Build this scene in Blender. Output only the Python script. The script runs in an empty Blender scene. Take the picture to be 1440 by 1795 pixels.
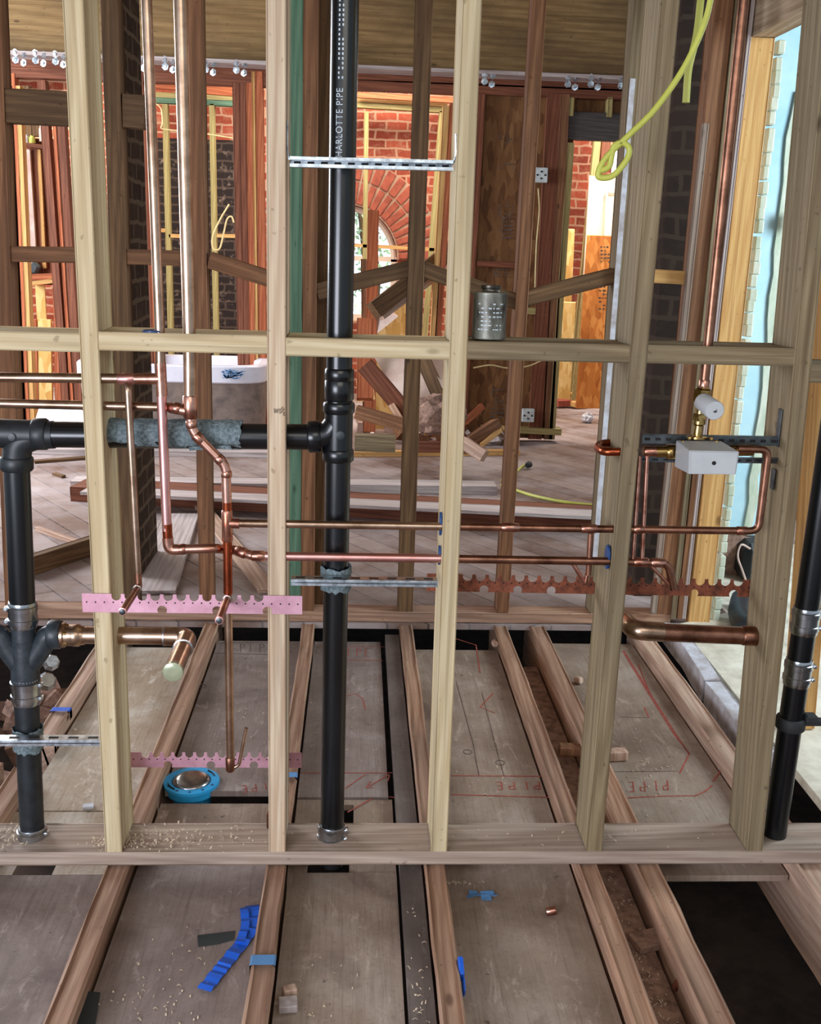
import bpy, bmesh, math, random
from mathutils import Vector, Matrix
random.seed(7)
C = bpy.context.scene.collection
SC = bpy.context.scene

# ------------------------------------------------------------------ camera
CAM = Vector((0.16332, -2.35512, 1.53222)); YAW, PIT, ROL, FPX = 0.0539235, 0.2503708, -0.0284977, 1834.35
def cam_axes():
    cy, sy = math.cos(YAW), math.sin(YAW)
    f = Vector((sy*math.cos(PIT), cy*math.cos(PIT), -math.sin(PIT)))
    rt = Vector((cy, -sy, 0)); dn = f.cross(rt)
    r2 = math.cos(ROL)*rt + math.sin(ROL)*dn; d2 = -math.sin(ROL)*rt + math.cos(ROL)*dn
    return r2, d2, f
RT, DN, FW = cam_axes()
cd = bpy.data.cameras.new('camera'); cam = bpy.data.objects.new('camera', cd); C.objects.link(cam)
cd.sensor_fit = 'VERTICAL'; cd.sensor_height = 24.0; cd.lens = 24.0*FPX/1795.0; cd.clip_start = .02; cd.clip_end = 200
cam.matrix_world = Matrix(((RT.x, -DN.x, -FW.x, CAM.x), (RT.y, -DN.y, -FW.y, CAM.y), (RT.z, -DN.z, -FW.z, CAM.z), (0, 0, 0, 1)))
SC.camera = cam
def _ray(u, v): return RT*((u-720)/FPX) + DN*((v-897.5)/FPX) + FW
def P(u, v, y):                                   # point seen at (u,v) on the upright plane y
    d = _ray(u, v); return CAM + d*((y-CAM.y)/d.y)
def G(u, v, z=0.0):                               # point seen at (u,v) on the level plane z
    d = _ray(u, v); return CAM + d*((z-CAM.z)/d.z)

# ------------------------------------------------------------------ world, lights, exposure
SC.view_settings.view_transform = 'Standard'; SC.view_settings.look = 'None'
SC.view_settings.gamma = 1; SC.view_settings.exposure = 0.0; SC.view_settings.use_curve_mapping = False
w = bpy.data.worlds.new('world'); SC.world = w; w.use_nodes = True
bg = w.node_tree.nodes['Background']; bg.inputs[0].default_value = (.80, .90, 1.0, 1); bg.inputs[1].default_value = .62
wt = w.node_tree; tcw = wt.nodes.new('ShaderNodeTexCoord'); sxw = wt.nodes.new('ShaderNodeSeparateXYZ'); mrw = wt.nodes.new('ShaderNodeMapRange')   # brighter sky towards the garden
wt.links.new(tcw.outputs['Generated'], sxw.inputs[0]); wt.links.new(sxw.outputs['Y'], mrw.inputs['Value'])
mrw.inputs['From Min'].default_value = .80; mrw.inputs['From Max'].default_value = .97; mrw.inputs['To Min'].default_value = .62; mrw.inputs['To Max'].default_value = 2.6; wt.links.new(mrw.outputs[0], bg.inputs[1])
def area(name, loc, target, sx, sy, power, col):
    l = bpy.data.lights.new(name, 'AREA'); l.shape = 'RECTANGLE'; l.size = sx; l.size_y = sy; l.energy = power; l.color = col
    o = bpy.data.objects.new(name, l); C.objects.link(o); o.location = loc
    o.rotation_euler = (Vector(target)-Vector(loc)).to_track_quat('-Z', 'Y').to_euler(); return o
area('assumed_daylight_behind', (-1.9, -3.5, 1.15), (0, .2, -.1), 2.0, 1.3, 150, (.85, .88, 1.0))  # added cool lamp for assumed daylight behind the camera; no window is built
area('added_light_behind', (.6, -3.4, 2.7), (0, 0, 1.3), 2.4, .8, 26, (1.0, .93, .80))  # added warm lamp high behind the camera, with no real fixture
area('added_light_middle_room', (-4.2, 4.2, 2.2), (0, 4, .3), 2.2, 2.0, 310, (.88, .92, 1.0))  # added lamp at the left, brightening the middle room floor
area('added_light_far_left', (-3.2, 7.6, 2.9), (-2.0, 7.0, 0), 2.0, 1.0, 150, (1.0, .92, .80))  # added warm lamp inside the far left room, standing in for sunlight
area('added_light_far_middle', (.2, 7.2, 3.4), (.4, 8.2, 1.2), 1.8, .8, 95, (1.0, .92, .82))  # added lamp under the ceiling, throwing a warm glow on the far brick
area('added_light_far_right', (3.2, 7.6, 3.0), (2.2, 8.2, .3), 1.6, 1.0, 120, (1.0, .92, .82))  # added warm lamp brightening the room beyond the far doorway
area('added_light_side_room', (3.6, .9, 2.2), (2.3, 2.6, .9), 1.2, 1.4, 120, (.76, .91, 1.0))  # added cool lamp for assumed daylight on the side room plaster; no window there
area('added_light_on_tree', (.6, 9.4, 4.2), (.3, 13, 1.6), 2.5, 1.0, 420, (1.0, 1.0, .96))  # added lamp outside the brick wall, brightening the leaves

# ------------------------------------------------------------------ materials
def lin(c): return tuple(((x/255)/12.92 if x/255 <= .04045 else ((x/255+.055)/1.055)**2.4) for x in c)+(1,)
MATS = {}
class N:
    def __init__(s, name):
        s.m = bpy.data.materials.new(name); s.m.use_nodes = True; s.t = s.m.node_tree; s.b = s.t.nodes['Principled BSDF']; MATS[name] = s.m
    def n(s, kind, **k):
        x = s.t.nodes.new(kind)
        for a, v in k.items():
            if a.startswith('i_'):
                key = a[2:]; key = int(key) if key.isdigit() else key.replace('_', ' ')
                x.inputs[key].default_value = v
            else: setattr(x, a, v)
        return x
    def l(s, a, b): s.t.links.new(a, b)
    def ramp(s, fac, stops):
        r = s.n('ShaderNodeValToRGB'); e = r.color_ramp.elements
        while len(e) < len(stops): e.new(.5)
        for el, (p, c) in zip(e, stops): el.position = p; el.color = c
        s.l(fac, r.inputs[0]); return r.outputs[0]
    def mix(s, fac, a, b, mode='MIX'):
        x = s.n('ShaderNodeMix', data_type='RGBA', blend_type=mode)
        for sock, v in ((x.inputs[0], fac), (x.inputs[6], a), (x.inputs[7], b)):
            if isinstance(v, (int, float, tuple)): sock.default_value = v
            else: s.l(v, sock)
        return x.outputs[2]
    def coords(s, scale=(1, 1, 1), rnd=True, rot=(0, 0, 0)):
        tc = s.n('ShaderNodeTexCoord'); v = tc.outputs['Object']
        if rnd:
            oi = s.n('ShaderNodeObjectInfo'); mm = s.n('ShaderNodeVectorMath', operation='SCALE'); mm.inputs[0].default_value = (13.7, 7.1, 23.3)
            s.l(oi.outputs['Random'], mm.inputs['Scale']); ad = s.n('ShaderNodeVectorMath', operation='ADD'); s.l(v, ad.inputs[0]); s.l(mm.outputs[0], ad.inputs[1]); v = ad.outputs[0]
        mp = s.n('ShaderNodeMapping'); mp.inputs['Scale'].default_value = scale; mp.inputs['Rotation'].default_value = rot; s.l(v, mp.inputs[0]); return mp.outputs[0]
    def noise(s, vec, scale, detail=4, rough=.6, dist=0):
        x = s.n('ShaderNodeTexNoise', i_Scale=scale, i_Detail=detail, i_Roughness=rough, i_Distortion=dist); s.l(vec, x.inputs['Vector']); return x.outputs['Fac']
    def bump(s, h, strength=.3, dist=.01):
        b = s.n('ShaderNodeBump', i_Strength=strength, i_Distance=dist); s.l(h, b.inputs['Height']); s.l(b.outputs[0], s.b.inputs['Normal'])
def wood(name, light, dark, knots=True, dirt=.35, rough=.7, rings=1.0, dirtcol=(70, 60, 55)):
    s = N(name); L, D = lin(light), lin(dark)
    v = s.coords((9, 9, .55)); f = s.noise(s.coords((95, 95, 1.4)), 1.0, 4, .75)
    wv = s.n('ShaderNodeTexWave', wave_type='BANDS', bands_direction='DIAGONAL', i_Scale=2.2*rings, i_Distortion=7.0, i_Detail=3.0, i_Detail_Scale=1.2); s.l(v, wv.inputs['Vector'])
    m = s.n('ShaderNodeMath', operation='MULTIPLY_ADD'); s.l(wv.outputs['Fac'], m.inputs[0]); m.inputs[1].default_value = .26; s.l(f, m.inputs[2])
    fine = s.noise(s.coords((260, 260, 4)), 1.0, 2, .6); crk = s.noise(s.coords((38, 38, .9)), 1.0, 2, .5, .6)
    col = s.ramp(m.outputs[0], [(.28, L), (.55, tuple((a+b)/2*1.02 for a, b in zip(L, D))), (.86, D)])
    Dk = tuple(x*.62 for x in D[:3])+(1,)
    col = s.mix(s.ramp(fine, [(.46, (0, 0, 0, 1)), (.70, (.55, .55, .55, 1))]), col, D)
    col = s.mix(s.ramp(crk, [(.56, (0, 0, 0, 1)), (.66, (.45, .45, .45, 1))]), col, Dk)
    sp = s.noise(s.coords((55, 55, 40)), 1.0, 2, .5); col = s.mix(s.ramp(sp, [(.69, (0, 0, 0, 1)), (.74, (.7, .7, .7, 1))]), col, Dk)
    big = s.noise(s.coords((3, 3, 1.1)), 1.3, 5, .65)
    col = s.mix(s.ramp(big, [(.40, (0, 0, 0, 1)), (.68, (dirt, dirt, dirt, 1))]), col, lin(dirtcol))
    if knots:
        vo = s.n('ShaderNodeTexVoronoi', i_Scale=1.0); s.l(s.coords((6, 6, 2.6)), vo.inputs['Vector'])
        k = s.ramp(vo.outputs['Distance'], [(.035, (.85, .85, .85, 1)), (.07, (0, 0, 0, 1))]); col = s.mix(k, col, tuple(x*.4 for x in D[:3])+(1,))
    s.l(col, s.b.inputs['Base Color']); s.b.inputs['Roughness'].default_value = rough; s.b.inputs['Specular IOR Level'].default_value = .25
    s.bump(f, .35, .004); return s.m
wood('new_fir', (216, 200, 166), (182, 160, 122), dirt=.16, dirtcol=(130, 130, 110))
wood('new_fir_pale', (222, 206, 178), (184, 156, 128), dirt=.18, dirtcol=(140, 125, 120))
wood('weathered_shaded_fir', (158, 142, 112), (116, 98, 72), dirt=.5, dirtcol=(95, 85, 68))  # tone also darkened for the weaker light on the right-hand studs
wood('plate_fir', (190, 174, 158), (150, 128, 112), dirt=.4, dirtcol=(105, 95, 90))
wood('old_redwood', (168, 120, 84), (112, 74, 50), dirt=.5, dirtcol=(88, 64, 46))
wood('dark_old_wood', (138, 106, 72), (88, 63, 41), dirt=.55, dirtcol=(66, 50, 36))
wood('warm_lit_redwood', (208, 128, 84), (156, 80, 50), dirt=.2, dirtcol=(120, 66, 45))  # redwood with the warm light of the far rooms put into its colour
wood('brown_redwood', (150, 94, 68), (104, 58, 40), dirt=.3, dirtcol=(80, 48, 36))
wood('treated_green', (120, 150, 122), (78, 110, 88), dirt=.3, dirtcol=(60, 85, 72), knots=True)
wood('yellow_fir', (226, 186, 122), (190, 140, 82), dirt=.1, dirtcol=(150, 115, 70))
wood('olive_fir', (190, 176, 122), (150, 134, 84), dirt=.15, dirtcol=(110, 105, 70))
wood('beam_wood', (166, 136, 92), (122, 94, 58), dirt=.55, dirtcol=(72, 58, 40), rings=.5)
wood('joist_wood', (206, 170, 142), (152, 112, 88), dirt=.5, dirtcol=(115, 95, 85))
wood('joist_pale', (222, 194, 172), (174, 138, 116), dirt=.4, dirtcol=(125, 110, 104))
wood('grey_plank', (214, 204, 202), (172, 156, 150), dirt=.4, dirtcol=(120, 108, 104), knots=False)
wood('char_grey', (104, 100, 96), (74, 70, 68), dirt=.3, dirtcol=(60, 58, 56), knots=False)
def plain(name, col, rough=.5, metal=0, var=.25, vs=20, col2=None, bump=0, spec=.5, cv=None):
    s = N(name); n = s.noise(s.coords(cv or (1, 1, 1)), vs, 5, .65)
    c = lin(col); d = lin(col2) if col2 else tuple(x*(1-var) for x in c[:3])+(1,)
    s.l(s.ramp(n, [(.38, c), (.66, d)]), s.b.inputs['Base Color'])
    s.b.inputs['Roughness'].default_value = rough; s.b.inputs['Metallic'].default_value = metal; s.b.inputs['Specular IOR Level'].default_value = spec
    if bump: s.bump(n, bump, .004)
    return s.m
plain('copper', (226, 178, 162), .30, 1, vs=9, col2=(176, 124, 104))
plain('copper_pink', (240, 184, 180), .34, 1, vs=7, col2=(214, 150, 142))
plain('copper_old', (196, 168, 146), .30, 1, vs=10, col2=(136, 108, 88))
plain('copper_dark', (168, 120, 98), .36, 1, vs=12, col2=(104, 70, 56))
plain('copper_fitting', (206, 156, 138), .30, 1, vs=25, col2=(150, 92, 72))
plain('copper_red', (180, 88, 56), .28, 1, vs=14, col2=(120, 60, 40))
plain('solder', (205, 205, 210), .3, 1, vs=60, col2=(160, 150, 145))
plain('bracket_pink', (226, 176, 192), .42, .75, vs=10, col2=(196, 144, 160))
plain('bracket_rust', (158, 92, 68), .5, .7, vs=40, col2=(96, 58, 46))
plain('brass', (196, 168, 112), .25, 1, vs=20, col2=(140, 105, 50))
plain('galvanised', (218, 228, 236), .32, 1, vs=50, col2=(150, 158, 165))
plain('steel_band', (190, 196, 202), .22, 1, vs=20, col2=(150, 154, 160))
plain('hanger_grey', (110, 116, 118), .4, 1, vs=20, col2=(70, 74, 78))
plain('abs_black', (7, 9, 12), .26, 0, vs=8, col2=(13, 17, 22), spec=.55)
plain('abs_matte', (13, 17, 21), .45, 0, vs=14, col2=(36, 42, 46))
plain('cast_black', (30, 36, 42), .42, 0, vs=30, col2=(46, 54, 60), bump=.3)
plain('rubber', (40, 40, 42), .7, 0)
plain('felt', (128, 142, 146), .95, 0, vs=130, col2=(78, 90, 94), bump=1.0, spec=.1)
plain('grey_plastic', (188, 190, 192), .45, 0, var=.08)
plain('white_ink', (196, 206, 212), .6)
plain('dark_hole', (24, 18, 18), .8)
plain('blue_tape', (22, 92, 205), .55, var=.2, vs=12)
plain('blue_tape_pale', (90, 140, 190), .6, vs=12)
plain('blue_plastic', (26, 66, 120), .45, vs=12)
plain('flange_blue', (52, 172, 232), .38, var=.12)
plain('yellow_cable', (190, 192, 84), .5, var=.12)
plain('cream_cable', (226, 205, 150), .5)
plain('white_cable', (222, 214, 206), .5)
plain('red_marker', (150, 62, 52), .9, vs=60, col2=(170, 96, 80))
plain('dark_marker', (78, 62, 56), .9, vs=60, col2=(110, 96, 84))
plain('white_enamel', (226, 224, 234), .3, var=.06)
plain('tub_body', (140, 122, 112), .7, vs=12, col2=(104, 92, 86), bump=.3)
plain('mortar', (182, 144, 118), .9, vs=25)
plain('brick_red', (166, 84, 60), .85, vs=16, col2=(132, 62, 46), bump=.4)
plain('door_white', (226, 204, 180), .5, var=.04)
plain('plaster_white', (216, 196, 184), .85, vs=5, col2=(190, 160, 146), bump=.3)
plain('plaster_daylit', (186, 216, 224), .85, vs=3, col2=(158, 200, 216), bump=.15)
plain('plaster_edge', (204, 206, 190), .85, vs=9, col2=(170, 182, 160), bump=.3, cv=(2, 2, .5))
plain('dust_slab', (232, 226, 208), .85, vs=5, col2=(180, 168, 148), bump=.2)
plain('paint_white', (214, 216, 226), .6, vs=14, col2=(170, 160, 158))
plain('outlet_plate', (226, 236, 236), .4, vs=40)
plain('tin_label', (138, 138, 126), .42, .3, vs=22, col2=(52, 48, 42), cv=(1, 1, .6))
plain('tin_metal', (120, 116, 106), .35, .9, vs=30, col2=(66, 62, 56))
plain('ground_dirt', (84, 64, 52), .95, vs=6, col2=(48, 36, 30), bump=.6)
plain('shaving', (206, 186, 160), .8)
plain('leaf', (170, 210, 160), .7, vs=3, col2=(214, 236, 206))
plain('black_bag', (34, 38, 42), .5)
plain('ceiling_board', (120, 98, 76), .9, vs=4)
plain('clear_cap', (176, 182, 150), .25, .3)
plain('rope_black', (30, 30, 34), .8)
plain('tile_dark', (48, 56, 58), .5)
plain('rubble', (170, 136, 118), .9, vs=30, col2=(110, 84, 72), bump=.6)
def planks(name, light, dark, rot, width, gapcol=(58, 48, 44)):
    s = N(name); v = s.coords((1, 1, 1), False, (0, 0, rot))
    br = s.n('ShaderNodeTexBrick', offset=.37, i_Scale=1.0, i_Mortar_Size=.004, i_Brick_Width=2.4, i_Row_Height=width, i_Bias=0.0)
    br.inputs['Color1'].default_value = lin(light); br.inputs['Color2'].default_value = lin(dark); br.inputs['Mortar'].default_value = lin(gapcol); s.l(v, br.inputs['Vector'])
    st = s.noise(s.coords((3, 40, 1), False, (0, 0, rot)), 1.0, 4); big = s.noise(v, 1.6, 6, .65)
    col = s.mix(s.ramp(st, [(.35, (0, 0, 0, 1)), (.8, (.45, .45, .45, 1))]), br.outputs['Color'], lin(dark))
    col = s.mix(s.ramp(big, [(.4, (0, 0, 0, 1)), (.65, (.6, .6, .6, 1))]), col, lin((190, 180, 180)))
    s.l(col, s.b.inputs['Base Color']); s.b.inputs['Roughness'].default_value = .85; s.b.inputs['Specular IOR Level'].default_value = .2; s.bump(br.outputs['Fac'], -.4, .004); return s.m
planks('old_floor_boards', (150, 128, 116), (112, 88, 76), .95, .14)
def plywood(name, a, b, c):
    s = N(name); v = s.coords((1, 1, 1)); n1 = s.noise(v, 3.2, 6, .62, .4); n2 = s.noise(s.coords((60, 3, 1)), 1.0, 3); n3 = s.noise(v, 90, 3)
    col = s.ramp(n1, [(.3, lin(a)), (.5, lin(b)), (.72, lin(c))])
    col = s.mix(s.ramp(n2, [(.4, (0, 0, 0, 1)), (.8, (.35, .35, .35, 1))]), col, lin(c)); col = s.mix(s.ramp(n3, [(.55, (0, 0, 0, 1)), (.75, (.35, .35, .35, 1))]), col, lin((90, 78, 72)))
    gr = s.noise(s.coords((150, 5, 1)), 1.0, 3, .7, .3); col = s.mix(s.ramp(gr, [(.5, (0, 0, 0, 1)), (.72, (.4, .4, .4, 1))]), col, tuple(x*.7 for x in lin(c)[:3])+(1,))
    sc = s.noise(s.coords((9, 3.5, 1)), 2.2, 6, .75, .8); col = s.mix(s.ramp(sc, [(.57, (0, 0, 0, 1)), (.70, (.55, .55, .55, 1))]), col, lin(tuple(min(255, x*1.18) for x in a)))
    dk = s.noise(v, 24, 3, .6); col = s.mix(s.ramp(dk, [(.69, (0, 0, 0, 1)), (.75, (.75, .75, .75, 1))]), col, lin((64, 52, 48)))
    st = s.noise(v, 4.5, 3, .5, .5); col = s.mix(s.ramp(st, [(.62, (0, 0, 0, 1)), (.70, (.4, .4, .4, 1))]), col, lin((84, 68, 60)))
    s.l(col, s.b.inputs['Base Color']); s.b.inputs['Roughness'].default_value = .62; s.b.inputs['Specular IOR Level'].default_value = .35; s.bump(sc, .25, .003)
plywood('boards_brown', (150, 112, 86), (126, 88, 66), (96, 66, 50))
plywood('boards_grey', (128, 116, 110), (106, 94, 88), (80, 70, 66))
plywood('subfloor_grey', (166, 152, 146), (142, 126, 118), (106, 90, 84))
plywood('subfloor_tan', (176, 160, 146), (152, 132, 116), (114, 94, 80))
plywood('subfloor_pale', (206, 198, 186), (178, 160, 140), (150, 124, 98))
def osb(name, a, b, c):
    s = N(name); v = s.coords((28, 28, 9), True)
    vo = s.n('ShaderNodeTexVoronoi', i_Scale=1.0); s.l(v, vo.inputs['Vector']); dn = s.noise(s.coords((6, 6, 3)), 2.0, 4)
    sp = s.n('ShaderNodeSeparateColor'); s.l(vo.outputs['Color'], sp.inputs[0])
    col = s.ramp(sp.outputs[0], [(0, lin(a)), (.5, lin(b)), (1, lin(c))]); col = s.mix(s.ramp(dn, [(.4, (0, 0, 0, 1)), (.8, (.4, .4, .4, 1))]), col, lin(c))
    s.l(col, s.b.inputs['Base Color']); s.b.inputs['Roughness'].default_value = .75; s.b.inputs['Specular IOR Level'].default_value = .2
osb('osb_brown', (140, 102, 66), (122, 84, 52), (98, 66, 42)); osb('osb_bright', (218, 148, 78), (196, 120, 56), (168, 96, 42)); osb('osb_yellow', (240, 206, 140), (226, 182, 108), (206, 156, 84))
def brick(name, c1, c2, mort, soot=None):
    s = N(name); tc = s.n('ShaderNodeTexCoord'); nz = s.n('ShaderNodeTexNoise', i_Scale=7.0, i_Detail=3.0); s.l(tc.outputs['Object'], nz.inputs['Vector'])
    sc = s.n('ShaderNodeVectorMath', operation='MULTIPLY_ADD'); s.l(nz.outputs['Color'], sc.inputs[0]); sc.inputs[1].default_value = (.05, .0, .04); s.l(tc.outputs['Object'], sc.inputs[2])
    sx = s.n('ShaderNodeSeparateXYZ'); s.l(sc.outputs[0], sx.inputs[0]); cx = s.n('ShaderNodeCombineXYZ')
    ad = s.n('ShaderNodeMath', operation='ADD'); s.l(sx.outputs['X'], ad.inputs[0]); s.l(sx.outputs['Y'], ad.inputs[1]); s.l(ad.outputs[0], cx.inputs['X']); s.l(sx.outputs['Z'], cx.inputs['Y'])
    br = s.n('ShaderNodeTexBrick', i_Scale=1.0, i_Mortar_Size=.011, i_Mortar_Smooth=.3, i_Brick_Width=.215, i_Row_Height=.085, i_Bias=-.1)
    br.inputs['Color1'].default_value = lin(c1); br.inputs['Color2'].default_value = lin(c2); br.inputs['Mortar'].default_value = lin(mort); s.l(cx.outputs[0], br.inputs['Vector'])
    n2 = s.noise(tc.outputs['Object'], 14, 5, .7); col = s.mix(s.ramp(n2, [(.5, (0, 0, 0, 1)), (.8, (.7, .7, .7, 1))]), br.outputs['Color'], lin(mort))
    if soot:
        x0, x1, z1 = soot; so = s.n('ShaderNodeSeparateXYZ'); s.l(tc.outputs['Object'], so.inputs[0]); prod = None
        for sock, op, val in (('X', 'GREATER_THAN', x0), ('X', 'LESS_THAN', x1), ('Z', 'LESS_THAN', z1)):
            m = s.n('ShaderNodeMath', operation=op); s.l(so.outputs[sock], m.inputs[0]); m.inputs[1].default_value = val
            if prod is None: prod = m.outputs[0]
            else:
                q = s.n('ShaderNodeMath', operation='MULTIPLY'); s.l(prod, q.inputs[0]); s.l(m.outputs[0], q.inputs[1]); prod = q.outputs[0]
        dark = s.mix(s.ramp(n2, [(.56, (0, 0, 0, 1)), (.72, (1, 1, 1, 1))]), lin((44, 36, 34)), lin((130, 112, 100))); dark = s.mix(s.ramp(br.outputs['Fac'], [(.4, (0, 0, 0, 1)), (.9, (.5, .5, .5, 1))]), dark, lin((96, 80, 70)))
        col = s.mix(prod, col, dark)
    s.l(col, s.b.inputs['Base Color']); s.b.inputs['Roughness'].default_value = .9; s.b.inputs['Specular IOR Level'].default_value = .15; s.bump(br.outputs['Fac'], -.5, .012)
brick('brick_dark', (66, 50, 40), (52, 40, 32), (104, 88, 72))
brick('brick_sooty', (48, 36, 30), (38, 29, 25), (58, 46, 38))
M = MATS

# ------------------------------------------------------------------ object helpers
WM = {}
def finish(name, bm, mat, parent=None, world=None, smooth=False):
    me = bpy.data.meshes.new(name); bm.normal_update(); bm.to_mesh(me); bm.free()
    for m in (mat if isinstance(mat, (list, tuple)) else [mat]): me.materials.append(M[m])
    if smooth:
        for p in me.polygons: p.use_smooth = True
        try: me.set_sharp_from_angle(angle=math.radians(42))
        except Exception: pass
    o = bpy.data.objects.new(name, me); C.objects.link(o); world = world or Matrix()
    if parent is not None: o.parent = parent; o.matrix_parent_inverse = WM[parent.name].inverted()
    o.matrix_basis = world; WM[o.name] = world.copy(); return o
def rebase(bm, org): bmesh.ops.translate(bm, verts=bm.verts, vec=-Vector(org)); return Matrix.Translation(org)
def tag(o, label, cat, group=None, kind=None):
    o['label'] = label; o['category'] = cat
    if group: o['group'] = group
    if kind: o['kind'] = kind
    return o
def thing(name, loc, label, cat, group=None):
    o = bpy.data.objects.new(name, None); C.objects.link(o); o.empty_display_size = .05; o.location = loc; WM[o.name] = Matrix.Translation(loc); return tag(o, label, cat, group)
def struct(o): o['kind'] = 'structure'; return o
def put(name, bm, mat, label, cat, group=None, org=None, smooth=False, parent=None):
    if parent is None and org is None:
        vs = [v.co for v in bm.verts]; org = (sum(v.x for v in vs)/len(vs), sum(v.y for v in vs)/len(vs), min(v.z for v in vs))
    if parent is not None: org = WM[parent.name].translation
    W = rebase(bm, org); o = finish(name, bm, mat, parent, W, smooth)
    return tag(o, label, cat, group) if label and parent is None else o
def add_box(bm, c, s, rot=None, bev=0, mi=0):
    r = bmesh.ops.create_cube(bm, size=1.0); vs = r['verts']
    for v in vs: v.co = Vector((v.co.x*s[0], v.co.y*s[1], v.co.z*s[2]))
    fs = {f for v in vs for f in v.link_faces}
    if bev:
        es = list({e for v in vs for e in v.link_edges}); q = bmesh.ops.bevel(bm, geom=es, offset=bev, segments=1, affect='EDGES'); vs = list({v for f in q['faces'] for v in f.verts} | {v for v in vs if v.is_valid}); fs = {f for v in vs for f in v.link_faces}
    for v in vs:
        if rot: v.co = rot @ v.co
        v.co = v.co + Vector(c)
    for f in fs: f.material_index = mi
    return vs
def basis(d, up=Vector((0, -1, 0))):              # z along d, y close to up
    z = Vector(d).normalized(); y = Vector(up) - z*Vector(up).dot(z)
    if y.length < 1e-4: y = Vector((1, 0, 0)) - z*z.x
    y.normalize(); x = y.cross(z); return Matrix((x, y, z)).transposed()
def lumber(name, p0, p1, wx, wy, mat, label, cat, group=None, up=(0, -1, 0), bev=.0025, rough=0.0, parent=None, seg=None):
    """Board from p0 to p1 along its local z; wy thick along up, wx the other way."""
    p0, p1 = Vector(p0), Vector(p1); L = (p1-p0).length; R = basis(p1-p0, up)
    bm = bmesh.new(); n = seg or (max(2, int(L/.12)) if rough else 1)
    rings = []; rnd = random.Random(hash(round(p0.x*1000)+round(p1.z*777)) & 0xffff)
    cs = [(-1, -1, 1, 0), (-1, -1, 0, 1), (1, -1, 0, 1), (1, -1, -1, 0), (1, 1, -1, 0), (1, 1, 0, -1), (-1, 1, 0, -1), (-1, 1, 1, 0)]
    prof = []
    for (sx, sy, ax, ay) in cs: prof.append((sx*wx/2+ax*bev, sy*wy/2+ay*bev))
    for i in range(n+1):
        off = (rnd.uniform(-rough, rough), rnd.uniform(-rough, rough)) if 0 < i < n else (0, 0)
        ring = [bm.verts.new((x+off[0]*.6+rnd.uniform(-rough, rough)*.7, y+off[1]*.5+rnd.uniform(-rough, rough)*.5, L*i/n)) for x, y in prof]
        rings.append(ring)
    m = len(prof)
    for a, b in zip(rings, rings[1:]):
        for k in range(m): bm.faces.new((a[k], a[(k+1) % m], b[(k+1) % m], b[k]))
    bm.faces.new(rings[0][::-1]); bm.faces.new(rings[-1])
    bmesh.ops.recalc_face_normals(bm, faces=bm.faces)
    W = Matrix.Translation(p0) @ R.to_4x4(); o = finish(name, bm, mat, parent, W)
    if label and parent is None: tag(o, label, cat, group)
    return o
def sweep(bm, pts, r, seg=16, fil=0.0, cap=True, r2=None, flat=1.0, mi=0, closed_ends=True):
    pts = [Vector(p) for p in pts]
    if fil and len(pts) > 2:
        out = [pts[0]]
        for a, b, c in zip(pts, pts[1:], pts[2:]):
            d1 = (a-b); d2 = (c-b); t = min(fil, d1.length*.49, d2.length*.49); s0 = b+d1.normalized()*t; s1 = b+d2.normalized()*t
            for k in range(7):
                q = k/6; out.append(s0*(1-q)**2 + b*2*q*(1-q) + s1*q*q)
        pts = out+[pts[-1]]
    n = len(pts); tang = []
    for i in range(n):
        t = (pts[min(i+1, n-1)]-pts[max(i-1, 0)]); tang.append(t.normalized())
    ref = Vector((0, 0, 1)) if abs(tang[0].z) < .9 else Vector((1, 0, 0)); x = (ref - tang[0]*ref.dot(tang[0])).normalized(); rings = []
    for i in range(n):
        x = (x - tang[i]*x.dot(tang[i])).normalized(); y = tang[i].cross(x); rr = r if not callable(r) else r(i/(n-1))
        rings.append([bm.verts.new(pts[i] + x*math.cos(2*math.pi*k/seg)*rr + y*math.sin(2*math.pi*k/seg)*rr*flat) for k in range(seg)])
    for a, b in zip(rings, rings[1:]):
        for k in range(seg):
            f = bm.faces.new((a[k], a[(k+1) % seg], b[(k+1) % seg], b[k])); f.material_index = mi
    if cap:
        for rg in (rings[0][::-1], rings[-1]): f = bm.faces.new(rg); f.material_index = mi
    return rings
def pipe(parent, name, pts, r, mat, fil=.02, seg=18, flat=1.0, cap=True, label=None):
    bm = bmesh.new(); sweep(bm, pts, r, seg, fil, cap, flat=flat)
    o = put(name, bm, mat, None, None, parent=parent, smooth=True)
    if label: o['label'] = label
    return o
def lathe(bm, p, axis, prof, seg=28, mi=0):       # prof: (distance along axis, radius)
    R = basis(axis); p = Vector(p); rings = []
    for (h, r) in prof: rings.append([bm.verts.new(p + R @ Vector((math.cos(2*math.pi*k/seg)*r, math.sin(2*math.pi*k/seg)*r, h))) for k in range(seg)])
    for a, b in zip(rings, rings[1:]):
        for k in range(seg):
            f = bm.faces.new((a[k], a[(k+1) % seg], b[(k+1) % seg], b[k])); f.material_index = mi
    for rg in (rings[0][::-1], rings[-1]): f = bm.faces.new(rg); f.material_index = mi
def turned(parent, name, p, axis, prof, mat, seg=28):
    bm = bmesh.new(); lathe(bm, p, axis, prof, seg); return put(name, bm, mat, None, None, parent=parent, smooth=True)
def sleeve(parent, name, a, b, r, mat, lip=.0):   # a cup on a pipe between a and b
    a, b = Vector(a), Vector(b); L = (b-a).length; e = min(.004, L*.2)
    pr = [(0, r-.003), (e, r), (L-e, r), (L, r-.003)]
    if lip: pr = [(0, r), (e, r+lip), (L*.22, r+lip), (L*.25, r), (L*.75, r), (L*.78, r+lip), (L-e, r+lip), (L, r)]
    return turned(parent, name, a, b-a, pr, mat)
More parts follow.
